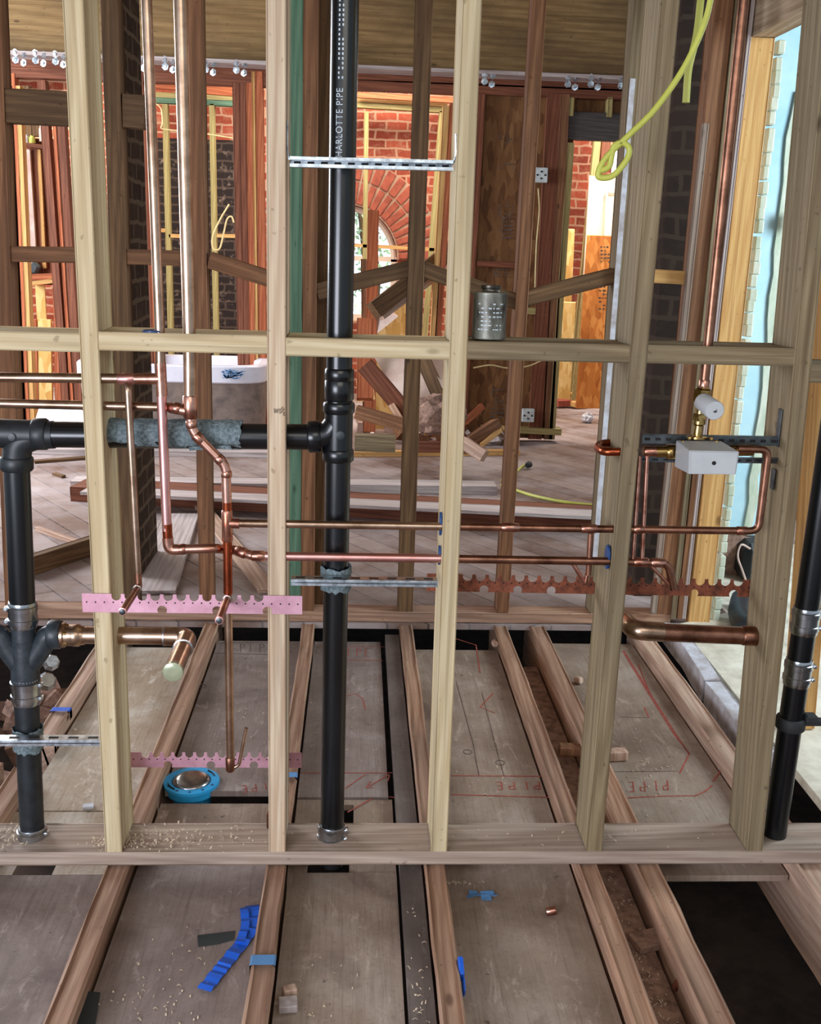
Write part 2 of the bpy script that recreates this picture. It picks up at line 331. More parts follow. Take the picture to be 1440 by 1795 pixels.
def plate_from_outline(bm, pts, nrm, th, mi=0):
    vs = [bm.verts.new(p) for p in pts]; f = bm.faces.new(vs); f.material_index = mi
    r = bmesh.ops.extrude_face_region(bm, geom=[f]); nv = [g for g in r['geom'] if isinstance(g, bmesh.types.BMVert)]
    bmesh.ops.translate(bm, verts=nv, vec=Vector(nrm)*th); bmesh.ops.recalc_face_normals(bm, faces=bm.faces); return vs
def ribbon(bm, pts, width, nrm=(0, 0, 1), lift=.0, th=.0008, mi=0):
    nrm = Vector(nrm); pts = [Vector(p)+nrm*lift for p in pts]; prev = None
    for i, p in enumerate(pts):
        t = (pts[min(i+1, len(pts)-1)]-pts[max(i-1, 0)]).normalized(); s = t.cross(nrm).normalized()*width/2
        q = [bm.verts.new(p-s), bm.verts.new(p+s), bm.verts.new(p+s+nrm*th), bm.verts.new(p-s+nrm*th)]
        if prev:
            for k in range(4): f = bm.faces.new((prev[k], prev[(k+1) % 4], q[(k+1) % 4], q[k])); f.material_index = mi
        else: bm.faces.new(q[::-1])
        prev = q
    bm.faces.new(prev)
def lerp(a, b, t): return Vector(a)*(1-t)+Vector(b)*t
def chunk(bm, c, s, rnd, rot=None):
    R = rot or Matrix.Rotation(rnd.uniform(0, 6.28), 3, (rnd.random(), rnd.random(), rnd.random()+.1))
    for v in add_box(bm, c, s, R): v.co += Vector((rnd.uniform(-1, 1)*s[0], rnd.uniform(-1, 1)*s[1], rnd.uniform(-1, 1)*s[2]))*.12

# ------------------------------------------------------------------ posts placed by their front face
def post(name, ut, vt, ub, vb, y, wx, dy, mat, label, cat='stud', group=None, z0=0.0, z1=2.6, rough=0.0, lean=True, bev=.0025):
    a, b = P(ub, vb, y), P(ut, vt, y)
    if not lean: b.x = a.x = (a.x+b.x)/2
    k = (b.x-a.x)/(b.z-a.z); f = lambda z: Vector((a.x+k*(z-a.z), y+dy/2, z))
    return lumber(name, f(z0), f(z1), wx, dy, mat, label, cat, group, rough=rough, bev=bev)
def rail(name, u0, v0, u1, v1, y, h, dy, mat, label, cat='blocking', group=None, rough=0.0, zoff=0.0):
    a, b = P(u0, v0, y), P(u1, v1, y); a.y = b.y = y+dy/2; a.z += zoff; b.z += zoff
    return lumber(name, a, b, h, dy, mat, label, cat, group, rough=rough)

# ------------------------------------------------------------------ large structure
def quad(name, pts, mat, th=.02, nrm=(0, 0, -1)):
    bm = bmesh.new(); plate_from_outline(bm, [Vector(p) for p in pts], nrm, th); return finish(name, bm, mat)
g = quad('floor_crawlspace', [(-6, -5, -.62), (6, -5, -.62), (6, 9, -.62), (-6, 9, -.62)], 'ground_dirt'); struct(g)
fl = quad('floor', [(-5, 1.745, .0), (1.78, 1.745, .0), (1.78, 1.9, 0), (5, 1.9, 0), (5, 9.2, 0), (-5, 9.2, 0)], 'old_floor_boards', .022); struct(fl)
ce = quad('ceiling', [(-4.6, -2.9, 3.7), (4.6, -2.9, 3.7), (4.6, 9.2, 3.7), (-4.6, 9.2, 3.7)], 'ceiling_board', .05, (0, 0, 1)); struct(ce)
# brick wall at the far end with the arched window
BY = 8.6
def brick_wall(name, x0, x1, z0, z1, soot=None, y=BY):
    bm = bmesh.new(); add_box(bm, ((x0+x1)/2, y+.15, (z0+z1)/2), (x1-x0, .3, z1-z0)); return bm
brick('brick_wall', (164, 78, 56), (122, 56, 42), (180, 138, 112), soot=(P(225, 300, BY).x, P(412, 300, BY).x, P(320, 243, BY).z))
ax, az, ar = P(606, 435, BY).x, P(690, 455, BY).z, P(697, 455, BY).x-P(606, 455, BY).x
bm = bmesh.new(); zt = 3.7; sill = .75
add_box(bm, ((-5+ax-ar)/2, BY+.15, zt/2), (ax-ar+5, .3, zt)); add_box(bm, ((ax+ar+5)/2, BY+.15, zt/2), (5-ax-ar, .3, zt)); add_box(bm, (ax, BY+.15, sill/2), (2*ar, .3, sill))
K = 16
for i in range(K):
    t0, t1 = math.pi*i/K, math.pi*(i+1)/K; xa, xb = ax+ar*math.cos(t1), ax+ar*math.cos(t0); h0, h1 = az+ar*math.sin(t1), az+ar*math.sin(t0)
    vs = [bm.verts.new(p) for p in ((xa, BY, h0), (xb, BY, h1), (xb, BY, zt), (xa, BY, zt), (xa, BY+.3, h0), (xb, BY+.3, h1), (xb, BY+.3, zt), (xa, BY+.3, zt))]
    for q in ((0, 1, 2, 3), (7, 6, 5, 4), (0, 4, 5, 1)): bm.faces.new([vs[k] for k in q])
wall_far = struct(finish('wall_far', bm, 'brick_wall')); tag(wall_far, 'red brick wall with soot-blackened patch and arched opening', 'wall'); del wall_far['category']
rnd = random.Random(3)
bm = bmesh.new()
for i in range(25):                                # the ring of arch bricks, part of the wall
    t = math.pi*(i+.5)/25
    for rr, ln in ((ar+.12, .21), (ar+.335, .19)):
        R = Matrix.Rotation(-t, 3, 'Y'); add_box(bm, (ax+rr*math.cos(t), BY-.012, az+rr*math.sin(t)), (ln, .05, .072*rr/(ar+.12)*.86+rnd.uniform(-.006, .006)), R, .006)
o = finish('arch_bricks', bm, 'brick_red', wall_far)
bm = bmesh.new(); lathe(bm, (ax, BY-.012, az), (0, -1, 0), [(0, ar+.45), (.012, ar+.45)], 40)
bmesh.ops.delete(bm, geom=[f for f in bm.faces if len(f.verts) > 4], context='FACES_ONLY'); bm.free()
bm = bmesh.new(); ring = []
for i in range(33):
    t = math.pi*i/32; ring.append([bm.verts.new((ax+r_*math.cos(t), BY+yy, az+r_*math.sin(t))) for r_, yy in ((ar, -.02), (ar+.44, -.02), (ar+.44, .01), (ar, .01))])
for a, b in zip(ring, ring[1:]):
    for k in range(4): bm.faces.new((a[k], a[(k+1) % 4], b[(k+1) % 4], b[k]))
finish('arch_mortar', bm, 'mortar', wall_far)
# arched window sash
bm = bmesh.new(); wy = BY+.16
for x in (ax-ar+.03, ax+ar-.03): add_box(bm, (x, wy, (sill+az)/2), (.06, .05, az-sill))
add_box(bm, (ax, wy, az), (2*ar, .05, .05)); add_box(bm, (ax, wy, sill+.03), (2*ar, .05, .06)); 
sweep(bm, [(ax+(ar-.03)*math.cos(math.pi*i/20), wy, az+(ar-.03)*math.sin(math.pi*i/20)) for i in range(21)], .032, 8)
wi = struct(finish('window_1', bm, 'door_white')); wi['label'] = 'arched window sash in the red brick wall'
# side wall of the right-hand room seen through the doorway: plaster with blue daylight put into its colour
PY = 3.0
pl = quad('wall_side_room', [(1.78, PY, 0), (P(1402, 300, PY).x, PY, 0), (P(1402, 300, PY).x, PY, 2.35), (P(1440, 150, PY).x+.5, PY, 2.35), (P(1440, 150, PY).x+.5, PY, 3.0), (1.78, PY, 3.0)], 'plaster_daylit', .05, (0, 1, 0)); struct(pl); pl['label'] = 'plaster wall tinted for blue daylight, seen through the right doorway'
bm = bmesh.new(); add_box(bm, (3.4, 3.6, 1.3), (2.4, .05, 2.7)); o = finish('side_room_dark_sheet', bm, 'brown_redwood'); struct(o)  # dark sheet stands in for the shaded gap beside the plaster
bm = bmesh.new()                                    # torn skim edge on that wall
pts = [(P(1397, 160, PY-.02)), (P(1425, 160, PY-.02))]
for i in range(24):
    v = 190+i*36; pts.append(P(1424-(v-160)*.135+rnd.uniform(-4, 4), v, PY-.02))
for i in range(20): v = 960-i*40; pts.append(P(1391-(v-160)*.108+rnd.uniform(-3, 3), v, PY-.02))
plate_from_outline(bm, pts, (0, 1, 0), .018); finish('torn_plaster', bm, 'plaster_edge', pl)
# dark old chimney brick breast in the middle room
bm = bmesh.new(); x0, x1 = P(1150, 500, 2.1).x, P(1262, 500, 2.1).x; add_box(bm, ((x0+x1)/2+.03, 2.35, 1.7), (x1-x0, .42, 3.4)); o = finish('wall_chimney_right', bm, 'brick_sooty'); struct(o); o['label'] = 'dark sooty brick chimney breast at the right'
bm = bmesh.new(); x0, x1 = P(200, 300, 2.3).x, P(221, 300, 2.3).x; add_box(bm, ((x0+x1)/2, 2.5, 1.75), (x1-x0, .4, 3.5)); o = finish('wall_chimney_left', bm, 'brick_dark'); struct(o); o['label'] = 'narrow dark brick chimney corner beside the old stud'
# slab beyond the right doorway
sl = quad('floor_side_room', [(1.515, .2, .012), (4, .2, .012), (4, 3.0, .012), (1.80, 3.0, .012), (1.80, 1.9, .012), (1.535, 1.75, .012)], 'dust_slab', .03); struct(sl)

# ------------------------------------------------------------------ front wall: studs, plate, blocks
Y1 = 0.0; D6 = .14
names = [('new_fir', 142+0, 0, 0, 0)]
F = [ # top u (centre), bottom u (centre) of the front face, material, label
 (127, 199, 'new_fir', 'new fir stud left of the two upright copper risers'),
 (484, 486, 'new_fir_pale', 'new fir stud with pencilled figures, left of the tall black pipe'),
 (828, 770, 'new_fir', 'new fir stud right of the tall black pipe, paint tin beside it'),
 (1176, 1042, 'weathered_shaded_fir', 'greenish fir stud crossed by the yellow cable'),
 (None, 1324, 'weathered_shaded_fir', 'wide-looking fir stud next to the black pipe at the right edge')]
studs = []
for i, (ut, ub, m, lab) in enumerate(F):
    if ut is None: a = P(1408, 640, 0); vt = 640; ut = 1408
    else: vt = 0
    studs.append(post('stud', ut, vt, ub, 1490, 0, .042, D6, m, lab, group='studs of the front pipe wall', z0=.038, z1=2.7))
bp = lumber('bottom_plate', (-2.2, D6/2, .019), (2.6, D6/2, .019), .038, D6, 'plate_fir', 'long bottom plate under the front wall studs, sawdust on it', 'plate', bev=.003)
def stx(i, z):                                       # centre x of front stud i at height z
    o = studs[i]; m = WM[o.name]; d = m.to_3x3() @ Vector((0, 0, 1)); p = m.translation; return p.x + d.x/d.z*(z-p.z)
bl = [(-14, 590, 134, 596, 'fir block left of the left stud, carrying copper lines below'), (176, 593, 470, 600, 'fir block pierced by two copper risers, blue tape collar on top'), (503, 603, 788, 610, 'fir block pierced by the tall black pipe'), (826, 609, 1108, 616, 'fir block carrying the rusty paint tin'), (1141, 616, 1405, 622, 'fir block at the right with charred saw marks')]
zb = [1.300, 1.303, 1.304, 1.301, 1.299]
for i, (u0, v0, u1, v1, lab) in enumerate(bl):
    x0 = -1.2 if i == 0 else stx(i-1, 1.3)+.021; x1 = stx(i, 1.3)-.021
    z0, z1 = P(u0, v0+5, 0).z, P(u1, v1+5, 0).z
    lumber('blocking', (x0, D6/2, z0), (x1, D6/2, z1), .041, D6, 'new_fir' if i < 3 else 'weathered_shaded_fir', lab, 'blocking', 'blocks between the front wall studs')
x4 = stx(4, 1.3)+.021
lumber('blocking', (x4, D6/2, 1.27), (x4+.4, D6/2, 1.27), .041, D6, 'weathered_shaded_fir', 'fir block at the right end of the front wall', 'blocking', 'blocks between the front wall studs')

# ------------------------------------------------------------------ floor joists, sunk panels
def kx(u, v): return G(u, v, 0).x
J = [('floor_joist', -.806, .06, .73, 1.9, 'joist_pale', 'short cut floor joist at the left with blue tape band'),
     ('floor_joist', -.812, .06, -2.0, .52, 'joist_wood', 'old floor joist running out at the left edge below the strut'),
     ('floor_joist', -.422, .058, -2, 1.9, 'joist_wood', 'old floor joist passing beside the blue closet flange'),
     ('floor_joist', -.025, .052, -2, 1.9, 'joist_wood', 'old floor joist behind the pencil-marked stud'),
     ('floor_joist', .378, .055, -2, 1.9, 'joist_wood', 'old floor joist right of the tall black pipe'),
     ('floor_joist', .774, .055, -2, 1.9, 'joist_wood', 'old split floor joist left of the narrow rubble bay'),
     ('floor_joist', .928, .065, -2, 1.9, 'joist_wood', 'old floor joist on the left side of the dark floor hole'),
     ('floor_joist', 1.358, .072, -2, 1.8, 'joist_pale', 'pale old floor joist along the right side of the dark floor hole')]
for (n, x, wx, y0, y1, m, lab) in J:
    lumber(n, (x, y0, -.105), (x, y1, -.105), wx, .21, m, lab, 'joist', 'old floor joists', up=(0, 0, 1), rough=.0022, bev=.006)
PZ = -.055
def panel(x0, x1, y0, y1, mat, label, z=PZ, th=.018, cuts=(), cat='floor panel', name='floor_panel'):
    """panel with rectangular notches along its edges: cuts = (x0, x1, y0, y1)"""
    xs = sorted({x0, x1} | {c for q in cuts for c in q[:2]}); ys = sorted({y0, y1} | {c for q in cuts for c in q[2:]}); bm = bmesh.new(); cell = {}
    for i in range(len(xs)-1):
        for j in range(len(ys)-1):
            cx, cy = (xs[i]+xs[i+1])/2, (ys[j]+ys[j+1])/2
            if any(q[0] < cx < q[1] and q[2] < cy < q[3] for q in cuts): continue
            k = [cell.setdefault((a, b), None) or cell.__setitem__((a, b), bm.verts.new((xs[a], ys[b], z))) or cell[(a, b)] for a, b in ((i, j), (i+1, j), (i+1, j+1), (i, j+1))]
            bm.faces.new(k)
    r = bmesh.ops.extrude_face_region(bm, geom=bm.faces[:]); bmesh.ops.translate(bm, verts=[e for e in r['geom'] if isinstance(e, bmesh.types.BMVert)], vec=(0, 0, -th)); bmesh.ops.recalc_face_normals(bm, faces=bm.faces)
    return put(name, bm, mat, label, cat, 'sunk floor panels between the joists')
FG = -.072
pn = {}
pn['a'] = panel(-1.15, -.455, -2, .045, 'subfloor_grey', 'grey plywood panel at the lower left between joists', cuts=())
pn['a1'] = panel(-1.15, -.455, .05, .352, 'subfloor_pale', 'strip of pale plywood under the left stud', cuts=((-.70, -.60, .05, .12),))
pn['b'] = panel(-.389, -.055, -2, .18, 'subfloor_grey', 'grey plywood panel under the loose blue tape strip')
pn['b2'] = panel(-.389, -.055, .47, 1.68, 'subfloor_grey', 'grey plywood panel behind the blue closet flange, letters along it')
pn['b1'] = panel(-.389, -.055, .15, .41, 'subfloor_tan', 'low tan fibre strip in front of the blue closet flange', z=-.062, th=.03, name='fibre_strip')
pn['c'] = panel(.004, .283, -2, .052, 'subfloor_tan', 'plywood panel with dark stains below the tall black pipe')
pn['c2'] = panel(.004, .272, .435, 1.68, 'subfloor_grey', 'plywood panel behind the tall black pipe, red lines and letters on it', cuts=())
pn['c1'] = panel(.004, .283, .058, .43, 'subfloor_tan', 'tan panel strip with square hole around the tall black pipe', z=-.06, cuts=((.05, .16, .058, .20), (.10, .17, .20, .40)))
pn['s'] = panel(.291, .347, -2, 1.7, 'boards_grey', 'narrow grey board beside the joist right of the tall black pipe', z=-.03, th=.05, name='sister_board', cat='board')
pn['d'] = panel(.409, .744, -2, 1.6, 'subfloor_tan', 'wide plywood panel with faint red lines and two knots')
pn['e'] = panel(.804, .893, -2, 1.5, 'rubble', 'narrow strip of dusty boards between two close joists', z=-.085)
pn['f'] = panel(.963, 1.32, .035, 1.68, 'subfloor_tan', 'plywood panel with the red diagonal marker line')
pn['g'] = panel(1.396, 1.452, .1, 1.75, 'boards_brown', 'brown boards beside the doorway sill', z=-.08)
pn['h'] = panel(-.772, -.455, .36, 1.6, 'subfloor_pale', 'pale scuffed plywood panel left of the closet flange joist')
pn['i'] = panel(1.396, 1.70, -2, .08, 'boards_brown', 'old boards beside the dark floor hole at the right edge', z=-.05)
for p in pn.values():
    if 'strip' not in p['label']: pass
# doorway sill in white-painted wood, in two lengths
lumber('door_sill', (1.475, .60, -.03), (1.478, 1.14, -.03), .06, .09, 'paint_white', 'white painted sill board, near length, at the right doorway', 'sill', 'painted sill boards', up=(0, 0, 1), rough=.004)
lumber('door_sill', (1.480, 1.15, -.025), (1.50, 1.74, -.025), .06, .09, 'paint_white', 'white painted sill board, far length, at the right doorway', 'sill', 'painted sill boards', up=(0, 0, 1), rough=.006)

# ------------------------------------------------------------------ second wall (old redwood studs)
Y2 = 1.76
lumber('bottom_plate', (-2.6, Y2+.045, .025), (1.50, Y2+.045, .025), .045, .09, 'joist_wood', 'old bottom plate of the second wall, behind the pipes', 'plate', rough=.002)
S2 = [(194, 100, 227, 1045, .062, 'dark_old_wood', 'dark old stud beside the narrow brick corner'),
      (342, 100, 361, 1040, .055, 'old_redwood', 'old redwood stud behind the second copper riser'),
      (518, 100, 516, 1040, .055, 'treated_green', 'green-stained stud just right of the pencil-marked stud'),
      (545, 100, 539, 1040, .055, 'old_redwood', 'old redwood stud standing against the green stud'),
      (742, 100, 712, 1040, .062, 'dark_old_wood', 'rough dark stud between the tall black pipe and its right stud'),
      (941, 100, 884, 1040, .050, 'old_redwood', 'old redwood stud right of the paint tin'),
      (10, 700, 24, 1040, .075, 'old_redwood', 'old redwood stud at the left edge behind the black elbow'),
      (1118, 150, 1052, 1040, .072, 'weathered_shaded_fir', 'redwood post with white left edge behind the cable-crossed stud'),
      (1262, 100, 1168, 1060, .070, 'old_redwood', 'dark redwood post left of the right copper riser'),]
for (ut, vt, ub, vb, wx, m, lab) in S2:
    o = post('old_stud', ut, vt, ub, vb, Y2, wx, .095, m, lab, group='studs of the second wall', z0=.048, z1=2.75, rough=.0012, lean=True)
a, b = P(1108, 160, Y2-.004), P(1044, 970, Y2-.004)
bm = bmesh.new(); k = (b.x-a.x)/(b.z-a.z); zz = (.3, P(1112, 138, Y2-.004).z); add = [Vector((a.x+k*(z-a.z)-.010, Y2-.004, z)) for z in zz]+[Vector((a.x+k*(z-a.z)+.010, Y2-.004, z)) for z in zz[::-1]]
plate_from_outline(bm, add, (0, -1, 0), .004); put('lit_edge_strip', bm, 'paint_white', 'white strip for the lit left edge of the post behind the cable-crossed stud', 'corner bead')  # white colour paints the light on the post's left edge
post('old_stud', 568, 100, 561, 1040, Y2+.12, .055, .09, 'dark_old_wood', 'dark piece for the shaded side of the redwood stud beside the green one', group='studs of the second wall', z0=.03, z1=2.7)  # stands in for the redwood stud's shaded side face
post('trim_board', 1227, 330, 1157, 985, Y2-.03, .022, .03, 'plate_fir', 'narrow pale board on the edge of the dark chimney', cat='board', z0=.06, z1=2.0)
# pieces between the chimney and the door jamb
post('old_stud', 1264, 300, 1190, 1000, Y2-.01, .022, .10, 'weathered_shaded_fir', 'thin tan stud right behind the right copper riser', group='thin studs beside the door jamb', z0=.03, z1=2.75)
post('old_stud', 1278, 300, 1201, 1000, Y2-.005, .022, .10, 'old_redwood', 'thin redwood stud between tan stud and pale edge', group='thin studs beside the door jamb', z0=.03, z1=2.75)
post('old_stud', 1288, 300, 1209, 1000, Y2, .016, .10, 'grey_plank', 'thin pale grey edge board against the yellow door jamb', group='thin studs beside the door jamb', z0=.03, z1=2.75)
post('door_jamb', 1313, 300, 1236, 1000, Y2+.01, .092, .045, 'yellow_fir', 'wide yellow fir door jamb beside the blue-tinted plaster', cat='jamb', z0=.0, z1=2.31)
a = P(1348, 300, Y2+.05); bm = bmesh.new(); rnd = random.Random(5)
for i in range(46):
    z = .03+i*.05; p0 = P(1341, 300, Y2+.06); q = P(1262, 1000, Y2+.06); kk = (q.x-p0.x)/(q.z-p0.z)
    add_box(bm, (p0.x+kk*(z-p0.z)+rnd.uniform(-.003, .003), Y2+.06, z+rnd.uniform(-.006, .006)), (.028+rnd.uniform(-.003, .006), .05, .0495), None, .005)
put('plaster_key', bm, 'plaster_edge', 'column of old plaster lumps along the right side of the door jamb', 'plaster')
# header over the side doorway, running towards the camera
hx = P(1336, 70, Y2+.03).x
lumber('door_header', (hx+.0, Y2+.055, 2.40), (hx+.0, -.3, 2.40), .09, .18, 'new_fir_pale', 'weathered header beam over the right doorway', 'header', up=(0, 0, 1))
lumber('header_plate', (hx+.0, Y2+.055, 2.51), (hx+.0, -.3, 2.51), .09, .04, 'new_fir_pale', 'pale plate lying on the doorway header', 'plate', up=(0, 0, 1))
lumber('upper_board', (hx+.0, Y2+.055, 2.68), (hx+.0, -.3, 2.68), .06, .28, 'dark_old_wood', 'dark board above the doorway header plate', 'board', up=(0, 0, 1))
# fire blocks of the second wall
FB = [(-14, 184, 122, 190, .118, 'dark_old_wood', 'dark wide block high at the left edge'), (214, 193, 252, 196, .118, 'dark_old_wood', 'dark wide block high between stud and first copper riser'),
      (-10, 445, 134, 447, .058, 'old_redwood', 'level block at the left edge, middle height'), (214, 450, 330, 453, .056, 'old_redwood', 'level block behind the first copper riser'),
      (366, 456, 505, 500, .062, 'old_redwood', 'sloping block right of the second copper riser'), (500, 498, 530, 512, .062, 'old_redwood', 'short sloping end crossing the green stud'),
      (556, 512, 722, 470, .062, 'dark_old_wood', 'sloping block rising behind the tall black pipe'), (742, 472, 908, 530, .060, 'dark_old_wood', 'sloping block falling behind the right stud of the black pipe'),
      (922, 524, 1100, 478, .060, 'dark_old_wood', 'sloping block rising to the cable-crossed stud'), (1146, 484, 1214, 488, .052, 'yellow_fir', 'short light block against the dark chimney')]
for (u0, v0, u1, v1, h, m, lab) in FB: rail('fire_block', u0, v0, u1, v1, Y2+.01, h, .06, m, lab, group='blocks of the second wall', rough=.0012)
# ------------------------------------------------------------------ black drain stack with branch (one glued assembly)
yp = .08; B = lambda u, v, y=yp: P(u, v, y)
st = thing('drain_stack', B(582, 1470), 'tall black drain pipe in the middle with branch running left to the black elbow', 'drain pipe')
top, bot = B(606, -60), B(582, 1466)
ax_ = lambda v: B(606+(582-606)*v/1466., v)
pipe(st, 'pipe', [top, bot+Vector((0, 0, -.08))], .0302, 'abs_black', 0, 32)
# maker's lettering printed up the pipe
def text_mesh(txt, size):
    cu = bpy.data.curves.new('lettering', 'FONT'); cu.body = txt; cu.size = size; cu.space_character = 1.12; o = bpy.data.objects.new('lettering', cu); C.objects.link(o)
    dg = bpy.context.evaluated_depsgraph_get(); me = bpy.data.meshes.new_from_object(o.evaluated_get(dg)); bpy.data.objects.remove(o); bm = bmesh.new(); bm.from_mesh(me); bpy.data.meshes.remove(me); return bm
bm = text_mesh('CHARLOTTE PIPE', .0215); z0 = B(600, 290).z; axd = (top-bot).normalized(); rr = .0308
L_ = max(v.co.x for v in bm.verts); want = B(600, 158).z-z0; kx_ = want/L_
def wrap(bm, z0, kx_):
    for v in bm.verts:
        h = z0+v.co.x*kx_; a = (-v.co.y+.0085)/rr-.30; c = bot+axd*((h-bot.z)/axd.z); v.co = Vector((c.x+rr*math.sin(a), c.y-rr*math.cos(a), h))
wrap(bm, z0, kx_); put('lettering', bm, 'white_ink', None, None, parent=st)
bm = bmesh.new(); rnd = random.Random(9); h = B(600, 150).z+.012
while h < B(600, -10).z:                             # worn printed marks above the lettering
    for yy in (-.004, .004):
        if rnd.random() < .75:
            a = yy/rr-.30+.1; c = bot+axd*((h-bot.z)/axd.z); add_box(bm, (c.x+rr*math.sin(a), c.y-rr*math.cos(a), h), (.0035, .0012, .005), Matrix.Rotation(a, 3, 'Z'))
    h += .0095
put('printed_marks', bm, 'white_ink', None, None, parent=st)
sleeve(st, 'coupling', ax_(645), ax_(668), .0345, 'abs_black'); sleeve(st, 'coupling', ax_(664), ax_(702), .0345, 'abs_black')
pipe(st, 'tee_body', [ax_(704), ax_(806)], .0335, 'abs_black', 0, 32)
sleeve(st, 'hub', ax_(704), ax_(724), .0375, 'abs_black'); sleeve(st, 'hub', ax_(786), ax_(808), .0375, 'abs_black')
pipe(st, 'tee_branch', [B(560, 765), B(578, 760), B(596, 735), ax_(712)], .031, 'abs_black', .05, 28)
sleeve(st, 'hub', B(540, 766), B(563, 765), .0375, 'abs_black')
turned(st, 'moulded_boss', B(597, 763, yp-.030), (0, -1, 0), [(0, .010), (.004, .010), (.0045, .008)], 'cast_black')
pipe(st, 'branch_pipe', [B(20, 761), B(545, 766)], .0302, 'abs_black', 0, 32)
pipe(st, 'branch_pipe', [B(-80, 757), B(20, 761)], .0305, 'abs_black', 0, 32)
pipe(st, 'elbow_body', [B(95, 762), B(62, 763), B(32, 776), B(29, 806)], .0325, 'abs_matte', .07, 28)
pipe(st, 'tee_body', [B(-70, 757), B(70, 762)], .0335, 'abs_matte', 0, 32)
sleeve(st, 'hub', B(59, 761), B(84, 761), .037, 'abs_matte'); sleeve(st, 'hub', B(29, 800), B(29.5, 824), .038, 'abs_matte')
turned(st, 'moulded_boss', B(21, 766, yp-.033), (0, -1, 0), [(0, .009), (.004, .009), (.0045, .007)], 'cast_black')
def lx(v): return B(29+(57-29)*(v-820)/650., v)
pipe(st, 'pipe', [lx(815), lx(1062)], .0302, 'abs_black', 0, 32)
def band(parent, a, b, r, right=1, nm='coupling_band'):
    a, b = Vector(a), Vector(b); L = (b-a).length
    o = turned(parent, nm, a, b-a, [(0, r), (.003, r+.001), (L*.16, r+.001), (L*.18, r+.0035), (L*.34, r+.0035), (L*.36, r+.0015), (L*.64, r+.0015), (L*.66, r+.0035), (L*.84, r+.0035), (L*.86, r+.001), (L-.003, r+.001), (L, r)], 'steel_band', 32)
    for t in (.25, .75):
        c = lerp(a, b, t)+Vector((right*(r+.004), -.004, 0)); bm = bmesh.new(); add_box(bm, c, (.010, .012, .008), None, .001); lathe(bm, c+Vector((0, -.004, 0)), (0, -1, 0), [(0, .0048), (.008, .0048), (.009, .003)], 8)
        finish('clamp_screw', *(bm, 'galvanised', o, Matrix()))
    return o
def fr(a, b, t): return lerp(a, b, t)
# shielded coupling, double wye, coupling, lower pipe: second assembly below
band(st, lx(1098), lx(1054), .0325, -1)
dw = thing('double_wye', lx(1190), 'dark cast double wye fitting below the left black pipe', 'pipe fitting')
bm = bmesh.new(); sweep(bm, [lx(1096), lx(1130), lx(1196)], lambda t: .027+.008*t, 28); o = put('body', bm, 'cast_black', None, None, parent=dw, smooth=True)
pipe(dw, 'branch', [lx(1175), B(70, 1140), B(84, 1114), B(98, 1113)], .0265, 'cast_black', .06, 24); sleeve(dw, 'hub', B(86, 1112), B(108, 1112), .036, 'cast_black')
pipe(dw, 'branch', [lx(1175), B(16, 1140), B(0, 1112), B(-20, 1111)], .0265, 'cast_black', .06, 24)
pipe(dw, 'web', [lx(1120), lx(1190)], .031, 'cast_black', 0, 24)
lp = thing('lower_drain_pipe', lx(1475), 'short black drain pipe standing on the bottom plate at the lower left', 'drain pipe')
band(lp, lx(1232), lx(1186), .0335, 1); pipe(lp, 'pipe', [lx(1225), lx(1478)], .0302, 'abs_matte', 0, 32); band(lp, B(58, 1484), B(56, 1448), .034, 1)
# trap arm with capped end
ta = thing('trap_arm', B(205, 1113), 'large copper trap arm with a capped stub pointing forward, lower left', 'trap arm')
turned(ta, 'brass_adapter', B(105, 1113), B(150, 1114)-B(105, 1113), [(0, .030), (.004, .031), (.012, .031), (.014, .0265), (.032, .0265), (.034, .0275), (.046, .0275), (.050, .024), (.06, .023)], 'copper_old', 24)
turned(ta, 'hex_nut', B(112, 1113), B(150, 1114)-B(112, 1113), [(0, .0285), (.012, .0285), (.0121, .026)], 'brass', 6)
pipe(ta, 'pipe', [B(135, 1113), B(300, 1115)], .0215, 'copper_old', 0, 24)
e0 = B(330, 1116); e1 = e0+Vector((0, -.205, 0)); dd = P(310, 1174, -.14)
pipe(ta, 'elbow', [B(288, 1115), e0, Vector((e0.x, -.0, e0.z))], .0235, 'copper_old', .04, 24)
pipe(ta, 'stub', [Vector((e0.x, .02, e0.z)), Vector((e0.x, -.13, e0.z))], .0215, 'copper_old', 0, 24)
sleeve(ta, 'solder_ring', Vector((e0.x, .006, e0.z)), Vector((e0.x, -.002, e0.z)), .0245, 'solder'); sleeve(ta, 'solder_ring', B(286, 1115), B(291, 1115), .0245, 'solder')
turned(ta, 'end_cap', (e0.x, -.128, e0.z), (0, -1, 0), [(0, .0228), (.012, .0228), (.014, .019), (.0142, .006)], 'clear_cap', 24)

# couplings at foot of the tall pipe
band(st, B(580, 1474), B(582.5, 1444), .0335, 1)
# felt wraps
def wrap_tube(name, a, b, r, mat, label, sag=.004, parent=None, cat='felt'):
    bm = bmesh.new(); rnd = random.Random(11); a, b = Vector(a), Vector(b); n = 16; seg = 28; R = basis(b-a); rings = []
    for i in range(n+1):
        c = lerp(a, b, i/n); rg = []
        for k in range(seg):
            t = 2*math.pi*k/seg; q = r+rnd.uniform(0, sag); e = rnd.uniform(-.004, .004) if i in (0, n) else 0
            rg.append(bm.verts.new(c + R @ Vector((math.cos(t)*q, math.sin(t)*q, e))))
        rings.append(rg)
    for p, q in zip(rings, rings[1:]):
        for k in range(seg): bm.faces.new((p[k], p[(k+1) % seg], q[(k+1) % seg], q[k]))
    return put(name, bm, mat, label, cat, smooth=True, parent=parent)
wrap_tube('felt_wrap', B(188, 758.5), B(424, 762), .0318, 'felt', 'long grey felt wrap around the horizontal black branch pipe')
